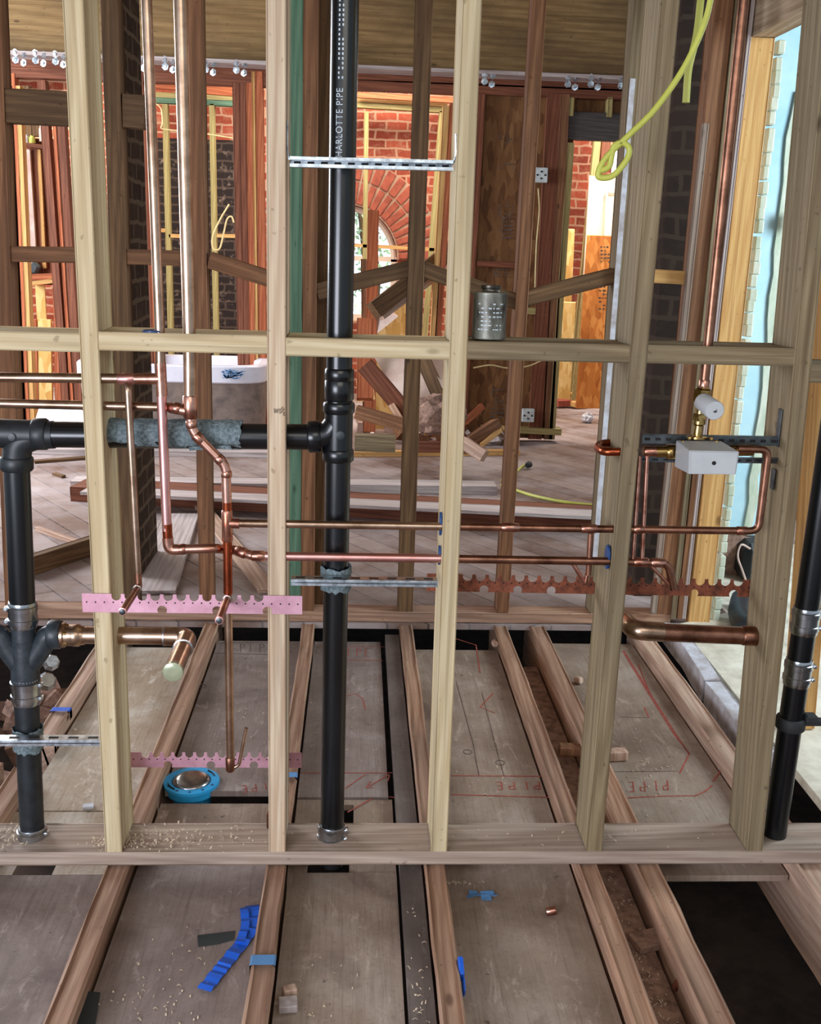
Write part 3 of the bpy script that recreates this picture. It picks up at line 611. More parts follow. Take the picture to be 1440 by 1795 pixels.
bm = bmesh.new(); rnd = random.Random(4); pts = [P(331, 783, .035), P(404, 781, .035), P(406, 788, .035), P(380, 787, .034), P(332, 790, .034)]; plate_from_outline(bm, pts, (0, 1, 0), .003); put('felt_scrap', bm, 'felt', 'small felt flap hanging under the felt wrap', 'felt')
wrap_tube('felt_collar', ax_(1024+8), ax_(992), .0355, 'felt', 'grey felt collar around the tall pipe behind the lower strut', .003)
wrap_tube('felt_collar', lx(1312), lx(1274), .0350, 'felt', 'grey felt collar around the left pipe behind the strut', .003)

# right-hand black pipe
rp = thing('drain_pipe', P(1358, 1465, .085), 'black drain pipe rising beside the right-hand stud', 'drain pipe')
rx = lambda v: P(1358+(1416-1358)*(1465-v)/403., v, .085)
pipe(rp, 'pipe', [rx(640), rx(1470)], .0302, 'abs_black', 0, 32); band(rp, rx(1110), rx(1064), .0325, 1); band(rp, rx(1200), rx(1154), .0325, 1)
ck = thing('pipe_clamp', rx(1262), 'black plastic clamp with arm gripping the right black pipe', 'clamp')
turned(ck, 'collar', rx(1277), rx(1250)-rx(1277), [(0, .034), (.004, .0375), (.030, .0375), (.034, .034)], 'rubber', 24)
bm = bmesh.new(); c = rx(1262); add_box(bm, c+Vector((.07, -.01, 0)), (.10, .02, .018), None, .003); add_box(bm, c+Vector((.045, -.012, .012)), (.03, .03, .02), None, .003); put('arm', bm, 'rubber', None, None, parent=ck)

# ------------------------------------------------------------------ struts and hangers
def strut(name, u0, v0, u1, v1, y, h, label, slots=True, mat='galvanised', dep=.03, slot_n=12):
    a, b = P(u0, v0, y), P(u1, v1, y); bm = bmesh.new(); x = (b-a).normalized(); L = (b-a).length; R = Matrix((x, Vector((0, 1, 0)), x.cross(Vector((0, 1, 0))))).transposed()
    c = (a+b)/2
    add_box(bm, c+R @ Vector((0, dep/2, h/2)), (L, dep, .0025), R); add_box(bm, c+R @ Vector((0, dep/2, -h/2)), (L, dep, .0025), R); add_box(bm, c+R @ Vector((0, dep, 0)), (L, .0025, h), R)
    add_box(bm, c+R @ Vector((0, 0, h/2-.003)), (L, .002, .005), R); add_box(bm, c+R @ Vector((0, 0, -h/2+.003)), (L, .002, .005), R)
    if slots:
        for i in range(slot_n): add_box(bm, c+R @ Vector(((i+.5)/slot_n*L-L/2, dep-.002, 0)), (L/slot_n*.5, .002, h*.28), R, 0, 1)
        for i in range(slot_n): add_box(bm, c+R @ Vector(((i+.5)/slot_n*L-L/2, dep/2, h/2+.0015)), (L/slot_n*.5, .008, .001), R, 0, 1)
    o = put(name, bm, [mat, 'dark_hole'], label, 'strut'); return o
su = strut('strut', 508, 283, 795, 290, .005, .019, 'upper bright galvanised strut across the tall black pipe')
for (u, v0, v1) in ((504, 212, 276), (800, 235, 284)):
    bm = bmesh.new(); ed = 4 if u < 600 else -7; sweep(bm, [P(u, v0, .01), P(u, v1-12, .01), P(u+ed*.6, v1, .01), P(u+ed, v1+4, .01)], .0022, 8, .004); put('hanger_tail', bm, 'galvanised', None, None, parent=su)
strut('strut', 510, 1021, 768, 1024, .005, .013, 'lower cyan-lit galvanised strut across the tall black pipe, felt collar behind', slot_n=8)
strut('strut', -30, 1303, 178, 1303, .005, .013, 'galvanised strut across the left black pipe near the floor', slot_n=6)
vb = thing('valve_bracket', P(1250, 790, .03), 'pair of grey slotted steel bars carrying the shower valve', 'bracket')
for (u0, v0, u1, v1, h) in ((1126, 769, 1384, 774, .022), (1122, 805, 1376, 808, .013)):
    a, b = P(u0, v0, .05), P(u1, v1, .05); bm = bmesh.new(); x = (b-a).normalized(); R = Matrix((x, Vector((0, 1, 0)), x.cross(Vector((0, 1, 0))))).transposed(); c = (a+b)/2; L = (b-a).length
    add_box(bm, c, (L, .003, h), R); add_box(bm, c+R @ Vector((0, -.004, h/2)), (L, .008, .003), R)
    for i in range(14): add_box(bm, c+R @ Vector(((i+.5)/14*L-L/2, -.002, 0)), (L/14*.5, .001, h*.3), R, 0, 1)
    put('slotted_bar', bm, ['hanger_grey', 'dark_hole'], None, None, parent=vb)
bm = bmesh.new(); x = stx(4, 1.1)-.0225; add_box(bm, (x, .05, P(1380, 750, .05).z), (.003, .022, .09), None, .001); put('end_plate', bm, 'hanger_grey', None, None, parent=vb)
bm = bmesh.new(); add_box(bm, (x, .05, P(1380, 840, .05).z), (.003, .022, .05), None, .001); put('end_plate', bm, 'hanger_grey', None, None, parent=vb)

# ------------------------------------------------------------------ copper supply lines
cy = .018
Q = lambda u, v, y=cy: P(u, v, y)
cw = thing('cold_water_line', Q(290, 800), 'left copper riser with tee, small drop and low crossover elbow', 'copper line', 'copper supply lines')
cw['label'] = 'left copper riser feeding the upper cross line and the lower horizontal line'; del cw['group']
pipe(cw, 'riser', [Q(255, -50), Q(281, 600), Q(281.5, 650)], .0112, 'copper_old', 0, 22)
pipe(cw, 'tee', [Q(281, 636), Q(284, 694)], .0128, 'copper_fitting', 0, 22); pipe(cw, 'tee_branch', [Q(238, 664), Q(282, 664)], .0125, 'copper_fitting', 0, 20)
pipe(cw, 'cross_pipe', [Q(-50, 661), Q(245, 664)], .0112, 'copper_old', 0, 20)
sleeve(cw, 'coupling', Q(205, 664), Q(238, 664), .0125, 'copper_pink')
pipe(cw, 'drop_pipe', [Q(283, 690), Q(293, 930)], .0112, 'copper_pink', 0, 22)
pipe(cw, 'drop_pipe', [Q(293, 918), Q(294.5, 950)], .0114, 'copper_red', 0, 22)
pipe(cw, 'elbow', [Q(294, 942), Q(296, 964), Q(320, 963)], .0128, 'copper_fitting', .02, 20)
pipe(cw, 'crossover', [Q(312, 963), Q(378, 961), Q(392, 963, .045), Q(414, 964, .045), Q(442, 974), Q(456, 975)], .0112, 'copper', .015, 20)
sleeve(cw, 'elbow_cup', Q(312, 963), Q(328, 962.5), .0128, 'copper_fitting'); sleeve(cw, 'elbow_cup', Q(415, 965, .040), Q(432, 971, .022), .0128, 'copper_fitting'); sleeve(cw, 'elbow_cup', Q(440, 974), Q(466, 975), .0126, 'copper_fitting')
pipe(cw, 'lower_line', [Q(456, 974.5), Q(1072, 984), Q(1130, 986), Q(1172, 987), Q(1182, 1033)], .0100, 'copper_dark', .02, 18)
pipe(cw, 'lower_line', [Q(455, 974.5), Q(776, 979)], .0105, 'copper_pink', 0, 18)
sleeve(cw, 'elbow_cup', Q(1140, 986), Q(1168, 987), .0115, 'copper_fitting'); sleeve(cw, 'elbow_cup', Q(1110, 985), Q(1138, 986), .0115, 'copper_fitting')
pipe(cw, 'brace_tube', [Q(1140, 990), Q(1178, 1030)], .0045, 'copper_fitting', 0, 10)
dp = lambda v: Q(224+(243-224)*(v-675)/350., v, .005)
pipe(cw, 'thin_drop', [Q(222, 668), dp(682), dp(1022)], .0082, 'copper_old', .01, 18)
a = dp(1028); pipe(cw, 'stub_out', [dp(1005), a, Vector((a.x, -.17, a.z))], .0085, 'copper_dark', .008, 18); sleeve(cw, 'solder_ring', Vector((a.x, -.010, a.z)), Vector((a.x, -.018, a.z)), .0098, 'solder')
turned(cw, 'open_end', (a.x, -.169, a.z), (0, -1, 0), [(0, .0065), (.0025, .0068), (.003, .006)], 'hanger_grey', 18); turned(cw, 'end_rim', (a.x, -.165, a.z), (0, -1, 0), [(0, .009), (.005, .009), (.0051, .0086)], 'copper_pink', 18)
hw = thing('hot_water_line', Q(400, 900), 'right copper riser stepping sideways and feeding the higher horizontal line', 'copper line')
pipe(hw, 'riser', [Q(315, -50), Q(332.5, 600), Q(333, 700)], .0143, 'copper_old', 0, 24)
sleeve(hw, 'reducing_tee', Q(334, 734), Q(333, 692), .0163, 'copper_fitting'); pipe(hw, 'tee_branch', [Q(300, 715, .03), Q(312, 717), Q(335, 722)], .0125, 'copper_fitting', .02, 20)
sleeve(hw, 'elbow_cup', Q(318, 718), Q(303, 714), .0135, 'copper_fitting')
pipe(hw, 'cross_pipe', [Q(-50, 706, .035), Q(305, 714, .035)], .0105, 'copper_old', 0, 20)
pipe(hw, 'offset_pipe', [Q(334, 730), Q(337, 756), Q(396, 816), Q(398, 880)], .0112, 'copper', .018, 22)
sleeve(hw, 'elbow_cup', Q(335, 736), Q(336.5, 752), .0127, 'copper_fitting'); sleeve(hw, 'elbow_cup', Q(341, 760), Q(356, 776), .0127, 'copper_fitting'); sleeve(hw, 'elbow_cup', Q(380, 800), Q(391, 811), .0127, 'copper_fitting'); sleeve(hw, 'elbow_cup', Q(397, 824), Q(397.5, 838), .0127, 'copper_fitting')
pipe(hw, 'riser_lower', [Q(398, 868), Q(400, 1040)], .0108, 'copper_red', 0, 22)
sleeve(hw, 'tee', Q(399, 950), Q(398, 893), .0128, 'copper_fitting'); pipe(hw, 'tee_branch', [Q(400, 917), Q(420, 918)], .0118, 'copper_fitting', 0, 20)
a = Q(400, 1046); pipe(hw, 'stub_out', [Q(400, 1020), a, Vector((a.x, -.145, a.z))], .0088, 'copper_dark', .008, 18); sleeve(hw, 'solder_ring', Vector((a.x, .002, a.z)), Vector((a.x, -.006, a.z)), .0102, 'solder')
turned(hw, 'open_end', (a.x, -.144, a.z), (0, -1, 0), [(0, .0068), (.0025, .007), (.003, .006)], 'hanger_grey', 18); turned(hw, 'end_rim', (a.x, -.140, a.z), (0, -1, 0), [(0, .0093), (.005, .0093), (.0051, .0088)], 'copper_pink', 18)
pipe(hw, 'drop_pipe', [Q(400, 1050), Q(404, 1342)], .0100, 'copper_old', 0, 20); sleeve(hw, 'coupling', Q(404, 1352), Q(403.5, 1326), .0115, 'copper_dark')
pipe(hw, 'end_stub', [Q(407, 1347), Q(419, 1342), Q(432, 1276)], .0045, 'copper_old', .01, 12)
pipe(hw, 'upper_line', [Q(405, 917), Q(1040, 927), Q(1330, 931), Q(1348, 788), Q(1294, 787)], .0092, 'copper_dark', .022, 18)
pipe(hw, 'upper_line', [Q(410, 917), Q(780, 923)], .0096, 'copper_old', 0, 18)
for (u0, u1) in ((878, 912), (1018, 1048), (1110, 1130), (1290, 1312)): sleeve(hw, 'coupling', Q(u0, 917+(u0-405)*.0152), Q(u1, 917+(u1-405)*.0152), .0108, 'copper_fitting')
# drops hanging beside the cable-crossed stud
pipe(hw, 'short_drop', [Q(1036, 935, .02), Q(1032, 1008, .02)], .0072, 'copper_dark', 0, 14)
pipe(cw, 'short_drop', [Q(1003, 985, .025), Q(1027, 1024, .025), Q(1032, 992, .025)], .0052, 'copper_fitting', .005, 12)
mv = thing('mixing_valve', P(1240, 760, .03), 'grey boxed shower valve with round grey cap under the copper riser', 'valve')
pipe(mv, 'body', [Q(1150, 792, .045), Q(1320, 789, .045)], .0135, 'brass', 0, 20); sleeve(mv, 'union', Q(1186, 792, .045), Q(1168, 792, .045), .0175, 'brass'); sleeve(mv, 'tail_piece', Q(1168, 792, .045), Q(1128, 791, .045), .0125, 'copper_fitting'); sleeve(mv, 'tail_piece', Q(1300, 789, .045), Q(1322, 789, .045), .0120, 'copper_dark')
vx = lambda v, y=.04: P(1236-(v-665)*.13, v, y)
turned(mv, 'union_nut', vx(704), vx(676)-vx(704), [(0, .019), (.003, .021), (.028, .021), (.031, .015), (.04, .0125)], 'brass', 6)
turned(mv, 'neck', vx(768), vx(718)-vx(768), [(0, .024), (.005, .024), (.006, .012), (.03, .011), (.034, .015), (.05, .015), (.052, .010)], 'brass', 20)
turned(mv, 'lower_nut', vx(738), vx(722)-vx(738), [(0, .015), (.002, .0165), (.016, .0165), (.018, .015)], 'brass', 6)
pipe(mv, 'cross_body', [vx(700), vx(745)], .012, 'brass', 0, 20)
c0 = P(1234, 705, .02); c1 = P(1254, 720, -.06)
o = turned(mv, 'round_cap', c0, c1-c0, [(0, .021), ((c1-c0).length-.002, .022), ((c1-c0).length, .0205)], 'grey_plastic', 32)
turned(mv, 'cap_screw', c1, c1-c0, [(0, .0042), (.002, .0042), (.003, .002)], 'steel_band', 14)
for (u, v) in ((1208, 768), (1246, 769), (1255, 775), (1196, 775)): turned(mv, 'flange_screw', P(u, v, .02), (-.1, -1, .2), [(0, .005), (.01, .005), (.012, .003)], 'brass', 10)
# tapered grey box
bk = [P(1186, 772, .02), P(1265, 773, .02), P(1263, 812, .02), P(1183, 818, .02)]; ft = [P(1209, 790, -.085), P(1297, 792, -.085), P(1291, 832, -.085), P(1208, 831, -.085)]
bm = bmesh.new(); vs = [bm.verts.new(p) for p in bk+ft]
for q in ((0, 1, 2, 3), (7, 6, 5, 4), (0, 4, 5, 1), (1, 5, 6, 2), (2, 6, 7, 3), (3, 7, 4, 0)): bm.faces.new([vs[k] for k in q])
bmesh.ops.recalc_face_normals(bm, faces=bm.faces); bmesh.ops.bevel(bm, geom=bm.edges[:], offset=.0015, segments=2, affect='EDGES'); bx_ = put('plaster_guard', bm, 'grey_plastic', None, None, parent=mv)
cc = sum(ft, Vector())/4; bm = bmesh.new(); fr_ = [lerp(p, cc, .07)+Vector((0, -.001, 0)) for p in ft]; plate_from_outline(bm, fr_, (0, -1, 0), .0015); finish('front_face', bm, 'grey_plastic', bx_)
turned(mv, 'guard_screw', cc+Vector((0, -.002, 0)), (0, -1, 0), [(0, .0045), (.0025, .0045), (.003, .003)], 'dark_hole', 14)
pipe(mv, 'guard_tube', [Q(1135, 800), Q(1126, 985)], .0048, 'copper_fitting', 0, 12); pipe(mv, 'guard_tube', [Q(1122, 800), Q(1110, 985)], .0048, 'copper_fitting', 0, 12)
pipe(mv, 'side_outlet', [Q(1098, 792), Q(1060, 792), Q(1048, 786, .08), Q(1052, 778, .12), Q(1078, 776, .13)], .0100, 'copper_red', .02, 18)
sr = thing('shower_riser', P(1237, 660, .04), 'copper riser running up beside the door jamb from the valve', 'copper line')
pipe(sr, 'pipe', [vx(680), P(1309, -50, .04)], .0110, 'copper_dark', 0, 22); sleeve(sr, 'coupling', vx(690), vx(664), .0128, 'copper_fitting')
bw = thing('drain_branch', P(1200, 1110, .07), 'thick dark copper drain pipe between the two right studs', 'drain pipe')
pipe(bw, 'pipe', [B(1150, 1108), B(1345, 1116)], .0228, 'copper_dark', 0, 26); sleeve(bw, 'coupling', B(1300, 1114), B(1344, 1116), .0248, 'copper_dark')
pipe(bw, 'elbow', [B(1162, 1108), B(1112, 1105), B(1100, 1090, .16)], .0243, 'copper_old', .03, 24)

# ------------------------------------------------------------------ scalloped copper brackets
def bracket(name, u0, v0, u1, v1, h, y, mat, label, s0, s1, n_sc, big, holes=True):
    a, b = P(u0, v0, y), P(u1, v1, y); x = (b-a).normalized(); up = Vector((0, -1, 0)).cross(x)*-1; up = Vector((0, 0, 1)) - x*x.z; up.normalize(); L = (b-a).length
    pt = lambda s, t: a+x*(s*L)+up*t
    prof = [(0, h)]; w_ = (s1-s0)/n_sc
    for i in range(n_sc):
        c = s0+(i+.5)*w_; r = w_*L*.36
        prof.append((c-r/L, h)); 
        for k in range(9): t = math.pi*k/8; prof.append((c-math.cos(t)*r/L, h-.006-math.sin(t)*r*.95))
        prof.append((c+r/L, h))
    prof += [(1, h), (1, 0)]
    for c in big[::-1]:
        r = .0115
        for k in range(9): t = -.62+(math.pi+1.24)*k/8; prof.append((c+math.cos(t)*r/L, .0068+math.sin(t)*r))
    prof.append((0, 0)); bm = bmesh.new(); plate_from_outline(bm, [pt(s, t) for s, t in prof], (0, 1, 0), .0015)
    for f in bm.faces: f.material_index = 0
    bmesh.ops.triangulate(bm, faces=[f for f in bm.faces if len(f.verts) > 4])
    if holes:
        k = int(L/.020)
        for i in range(k):
            s = (i+.5)/k; c = pt(s, h*.55)+Vector((0, -.0006, 0)); vs = [bm.verts.new(c+x*math.cos(q)*.0020+up*math.sin(q)*.0020) for q in [2*math.pi*j/8 for j in range(8)]]; f = bm.faces.new(vs); f.material_index = 1
    return put(name, bm, [mat, 'dark_hole'], label, 'bracket', 'scalloped copper pipe brackets')
bracket('pipe_bracket', 145, 1073, 530, 1077, .046, -.003, 'bracket_pink', 'long pink copper bracket across the two left studs', .125, .83, 12, [.13+.0, .36, .61, .84][1:], True)
bracket('pipe_bracket', 228, 1345, 529, 1346, .043, .145, 'bracket_pink', 'lower pink copper bracket above the blue closet flange', .06, .82, 12, [.22, .47, .72])
bracket('pipe_bracket', 748, 1036, 1332, 1047, .046, .145, 'bracket_rust', 'long rust-brown copper bracket behind the right studs', .10, .95, 22, [.17, .27, .37, .55, .80, .92])
# ------------------------------------------------------------------ third wall: redwood framing six metres back
Y3 = 6.0
for (u0, v0, u1, v1, h, m, lab) in [(-40, 104, 1110, 150, .09, 'brown_redwood', 'long redwood top plate of the far framed wall'), (-40, 121, 1110, 166, .075, 'brown_redwood', 'second redwood plate under the far top plate')]:
    rail('top_plate', u0, v0+(0 if h > .08 else 3), u1, v1, Y3, h, .09, m, lab, 'plate', 'redwood plates of the far framed wall')
def farpost(u, vt, ub, vb, y, w, m, lab, z0=.02, zt=None, grp='redwood posts of the far framed wall', cat='post', name='far_post'):
    zt = zt if zt is not None else P(u, vt, y).z
    return post(name, u, vt, ub, vb, y, w, .09, m, lab, cat, grp, z0=z0, z1=zt)
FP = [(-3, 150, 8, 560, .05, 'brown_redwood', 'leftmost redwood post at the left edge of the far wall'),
      (9, 150, 27, 560, .10, 'brown_redwood', 'wide redwood post behind the dark block at the far left'), (19, 128, 38, 560, .055, 'warm_lit_redwood', 'redwood post next to the wide far left post'),
      (31, 150, 49, 560, .035, 'yellow_fir', 'sunlit pale edge post of the far left opening'),  # pale colour paints the bright edge of the neighbouring posts
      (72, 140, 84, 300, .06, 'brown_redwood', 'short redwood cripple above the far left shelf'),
      (95, 215, 117, 560, .025, 'warm_lit_redwood', 'thin bright redwood post left of the left front stud'), (106, 215, 128, 560, .060, 'brown_redwood', 'redwood post showing beside the left front stud'),
      (244, 130, 260, 560, .058, 'brown_redwood', 'redwood post between the two copper risers'), (255, 200, 270, 560, .025, 'warm_lit_redwood', 'thin lit redwood edge behind the first copper riser'),
      (413, 145, 421, 560, .05, 'brown_redwood', 'left of three redwood posts beside the sooty brick'), (425, 145, 431, 560, .05, 'brown_redwood', 'middle of three redwood posts beside the sooty brick'), (437, 145, 442, 560, .045, 'warm_lit_redwood', 'right of three redwood posts beside the sooty brick'),
      (444, 125, 450, 560, .022, 'yellow_fir', 'pale lit edge strip beside the three redwood posts'), (454, 125, 460, 560, .055, 'warm_lit_redwood', 'bright redwood post just left of the pencil-marked stud'),  # the pale strip paints the light edge of the posts
      (795, 180, 770, 560, .05, 'warm_lit_redwood', 'bright redwood post at the right side of the arch opening'),
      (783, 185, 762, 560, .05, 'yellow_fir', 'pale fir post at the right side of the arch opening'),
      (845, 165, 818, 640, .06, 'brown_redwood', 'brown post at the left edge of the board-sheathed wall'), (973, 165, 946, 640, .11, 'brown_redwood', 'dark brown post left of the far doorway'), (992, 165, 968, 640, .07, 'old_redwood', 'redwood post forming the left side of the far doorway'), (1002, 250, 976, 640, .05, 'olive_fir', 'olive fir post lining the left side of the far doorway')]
for (ut, vt, ub, vb, w_, m, lab) in FP: farpost(ut, vt, ub, vb, Y3-.002, w_, m, lab)
rail('far_header', 984, 219, 1106, 224, Y3+.02, .20, .09, 'char_grey', 'dark grey header over the far doorway', 'header')
farpost(1003, 170, 1001, 205, Y3, .04, 'olive_fir', 'left short cripple stud above the dark grey header', z0=P(1000, 203, Y3).z, grp='cripple studs over the far doorway'); farpost(1071, 170, 1069, 205, Y3, .04, 'olive_fir', 'right short cripple stud above the dark grey header', z0=P(1070, 205, Y3).z, grp='cripple studs over the far doorway')
bm = bmesh.new(); a, b = P(1000, 165, Y3+.1), P(1112, 210, Y3+.1); add_box(bm, ((a+b)/2), (b.x-a.x, .015, a.z-b.z+.1)); put('osb_sheet', bm, 'osb_brown', 'small strand board piece behind the cripple studs over the far doorway', 'strand board')
bm = bmesh.new(); a, b = P(843, 160, Y3+.04), P(975, 745, Y3+.04); add_box(bm, ((a.x+b.x)/2, Y3+.060, (a.z+.02)/2), (b.x-a.x, .014, a.z-.02)); ob_ = put('osb_sheet', bm, 'osb_brown', 'tall brown strand board sheet behind the paint tin', 'strand board')
rnd = random.Random(21)                             # faded stamped print on that sheet: rows of marks
bm = bmesh.new()
def stamps(bm, u0, u1, v0, v1, y, rows, rnd, rot=False):
    for i in range(rows):
        v = v0+(v1-v0)*(i+.5)/rows; u = u0
        while u < u1:
            wd = rnd.uniform(2.5, 6); a = P(u, v, y); b = P(min(u+wd, u1), v, y); h = (P(u0, v0, y).z-P(u0, v1, y).z)/rows*rnd.uniform(.25, .6)
            if rnd.random() < .75: add_box(bm, (a+b)/2, (b.x-a.x, .002, h))
            u += wd+rnd.uniform(1, 2.5)
for q in ((876, 900, 236, 252, 3), (876, 902, 284, 298, 2), (874, 900, 358, 420, 9), (866, 892, 470, 486, 3), (862, 884, 680, 734, 8)): stamps(bm, *q[:4], Y3+.036, q[4], rnd)
put('stamped_print', bm, 'dark_marker', None, None, parent=ob_)
rail('fire_block', 836, 462, 902, 465, Y3, .045, .09, 'brown_redwood', 'small block on the strand board wall above the paint tin')
rail('fire_block', 925, 545, 962, 547, Y3, .055, .09, 'olive_fir', 'light block low on the far wall right of the paint tin')
rail('bottom_plate', 845, 752, 985, 758, Y3-.04, .05, .12, 'olive_fir', 'bottom plate of the strand board wall, outlet box above it', 'plate')
def outlet(u, v, y, w, lab):
    t = thing('outlet_box', P(u, v, y), lab, 'outlet', 'electrical boxes'); bm = bmesh.new(); c = P(u, v, y); add_box(bm, c, (w, .03, w*1.1), None, .006); put('cover', bm, 'outlet_plate', None, None, parent=t)
    for dx, dz in ((0, .25), (0, -.25), (-.3, 0), (.3, 0)): bm = bmesh.new(); add_box(bm, c+Vector((dx*w, -.017, dz*w)), (w*.13, .004, w*.13)); put('slot', bm, 'dark_hole', None, None, parent=t)
outlet(926, 728, Y3-.03, .10, 'white outlet box low on the far strand board wall'); outlet(949, 307, Y3-.03, .10, 'white outlet box high on the far strand board wall'); outlet(570, 106, Y3-.2, .13, 'white square junction box beside the top of the tall black pipe')
# big timber beam above with steel nail clusters below it
a, b = P(-60, 88, 5.85), P(1118, 137, 5.85); lumber('ceiling_beam', (a.x, 5.93, a.z+.36), (b.x, 5.93, b.z+.36), .70, .14, 'beam_wood', 'huge dark timber beam across the top of the view', 'beam', bev=.006)
lumber('beam_plate', (a.x, 5.9, a.z-.008), (b.x, 5.9, b.z-.008), .028, .2, 'grey_plank', 'thin pale plank under the huge timber beam', 'board')
bm = bmesh.new(); q = P(1119, 60, 5.8); add_box(bm, (q.x, 5.80, q.z+.2), (.10, .02, .55), None, .01); put('steel_hanger', bm, 'blue_plastic', 'blue-grey steel hanger at the right end of the huge beam', 'hanger')
ct = thing('nail_cluster', P(35, 101, 5.82), 'cluster of bright steel bolts under the huge beam, leftmost', 'steel bolts', 'bolt clusters under the beam')
def cluster(c, parent):
    for dx, dz in ((-.028, .034), (.03, .026), (-.03, -.016), (.026, -.034)):
        bm = bmesh.new(); lathe(bm, c+Vector((dx, 0, dz)), (random.uniform(-.4, .4), -1, random.uniform(-.4, .4)), [(0, .026), (.008, .026), (.009, .013), (.022, .012)], 6); put('bolt', bm, 'galvanised', None, None, parent=parent)
cluster(P(35, 101, 5.82), ct)
for i, (u, v, lab) in enumerate([(70, 102, 'bolt cluster under the huge beam, second from the left edge'), (105, 104, 'bolt cluster under the huge beam beside the left front stud'), (245, 110, 'bolt cluster under the beam behind the first copper riser'), (297, 113, 'bolt cluster under the beam between the two copper risers'), (368, 118, 'bolt cluster under the beam right of the old stud behind the second riser'), (422, 119, 'bolt cluster under the beam left of the pencil-marked stud'), (857, 139, 'bolt cluster under the beam right of the tin-side stud'), (1003, 144, 'bolt cluster above the left cripple stud of the far doorway'), (1043, 144, 'bolt cluster above the middle of the far doorway'), (1096, 147, 'bolt cluster at the right end of the huge beam')]):
    r = ct.copy(); C.objects.link(r); r.location = P(u, v, 5.82); WM[r.name] = Matrix.Translation(r.location); r['label'] = lab
    for ch in list(ct.children): c = ch.copy(); C.objects.link(c); c.parent = r; c.matrix_parent_inverse = ch.matrix_parent_inverse.copy()
# lighter new framing standing in front of the far brick
Y4 = 8.2
for (u0, v0, u1, v1, m, lab) in [(205, 163, 420, 172, 'olive_fir', 'upper fir plate in front of the sooty brick'), (205, 172, 420, 182, 'treated_green', 'lower green plate in front of the sooty brick'), (600, 172, 785, 183, 'yellow_fir', 'upper fir plate above the arched window'), (600, 182, 785, 193, 'olive_fir', 'lower fir plate above the arched window')]:
    rail('furring_plate', u0, v0, u1, v1, Y4, .048, .09, m, lab, 'plate', 'furring plates in front of the far brick')
for (ut, vt, ub, vb, w_, m, lab) in [(289, 182, 298, 560, .05, 'olive_fir', 'olive stud in front of the sooty brick, left one'), (371, 182, 378, 560, .05, 'olive_fir', 'olive stud in front of the sooty brick, right one'), (643, 195, 640, 430, .045, 'olive_fir', 'olive stud in front of the arched window'), (776, 195, 748, 560, .055, 'olive_fir', 'olive stud at the right side of the arched window brick')]:
    farpost(ut, vt, ub, vb, Y4, w_, m, lab, grp='furring studs in front of the far brick')
for (u0, v0, u1, v1, lab) in [(225, 403, 290, 404, 'pale stick across the sooty brick, left'), (296, 413, 315, 414, 'short pale stick across the sooty brick, middle'), (380, 413, 412, 414, 'pale stick across the sooty brick, right'), (622, 430, 775, 438, 'pale rail across the arched window')]:
    rail('cross_stick', u0, v0, u1, v1, Y4, .035, .04, 'yellow_fir', lab, 'stick', 'cross sticks on the furring studs')
rnd = random.Random(14)
for (u0, v0, u1, v1, h, y, m, lab) in [(0, 125, 118, 133, .06, 7.4, 'yellow_fir', 'sunlit ceiling joist strip at the far left'), (210, 142, 330, 150, .09, 7.9, 'warm_lit_redwood', 'orange lit redwood board above the sooty brick'), (360, 148, 410, 152, .16, 7.9, 'warm_lit_redwood', 'orange lit redwood board right of the second riser'), (626, 133, 800, 142, .05, 7.6, 'yellow_fir', 'bright lit plaster strip high above the arched window'), (626, 148, 800, 158, .08, 7.0, 'warm_lit_redwood', 'orange redwood plate high above the arched window'), (626, 166, 800, 176, .05, 8.1, 'warm_lit_redwood', 'orange redwood strip right above the window plates')]:  # the lit look of these boards is put into their colour
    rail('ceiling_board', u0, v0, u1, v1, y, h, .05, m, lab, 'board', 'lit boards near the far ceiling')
# left closet with shelves
YC = 7.2
for (u0, v0, u1, v1, m, lab) in [(36, 242, 110, 500, 'brown_redwood', 'redwood cupboard back panel behind the far left opening')]:
    a, b = P(u0, v0, YC), P(u1, v1, YC); bm = bmesh.new(); add_box(bm, ((a.x+b.x)/2, YC, (a.z+b.z)/2), (b.x-a.x, .03, a.z-b.z)); put('panel', bm, m, lab, 'panel')
for (u, vt, ub, vb, w_, m, lab) in [(47, 262, 60, 470, .05, 'plaster_white', 'white-stained board standing in the far left cupboard'), (68, 262, 78, 470, .03, 'yellow_fir', 'thin lit board in the far left cupboard'), (44, 150, 50, 250, .06, 'dark_old_wood', 'dark short post above the shelf'), (60, 155, 66, 240, .10, 'dark_old_wood', 'dark short post above the shelf, right one'), (98, 250, 108, 480, .04, 'brown_redwood', 'brown board at the right of the far left cupboard')]:
    farpost(u, vt, ub, vb, YC-.06, w_, m, lab, z0=P(ub, vb, YC).z, grp='boards in the far left cupboard', cat='board', name='cupboard_board')
for (u0, v0, u1, v1, h, m, lab) in [(36, 252, 80, 258, .03, 'brown_redwood', 'small upper shelf holding little jars'), (50, 486, 108, 484, .05, 'warm_lit_redwood', 'lower shelf with glove in the far left cupboard'), (56, 497, 108, 490, .04, 'yellow_fir', 'sunlit board under the lower shelf')]:
    rail('shelf', u0, v0, u1, v1, YC-.2, h, .2, m, lab, 'shelf', 'shelves of the far left cupboard')
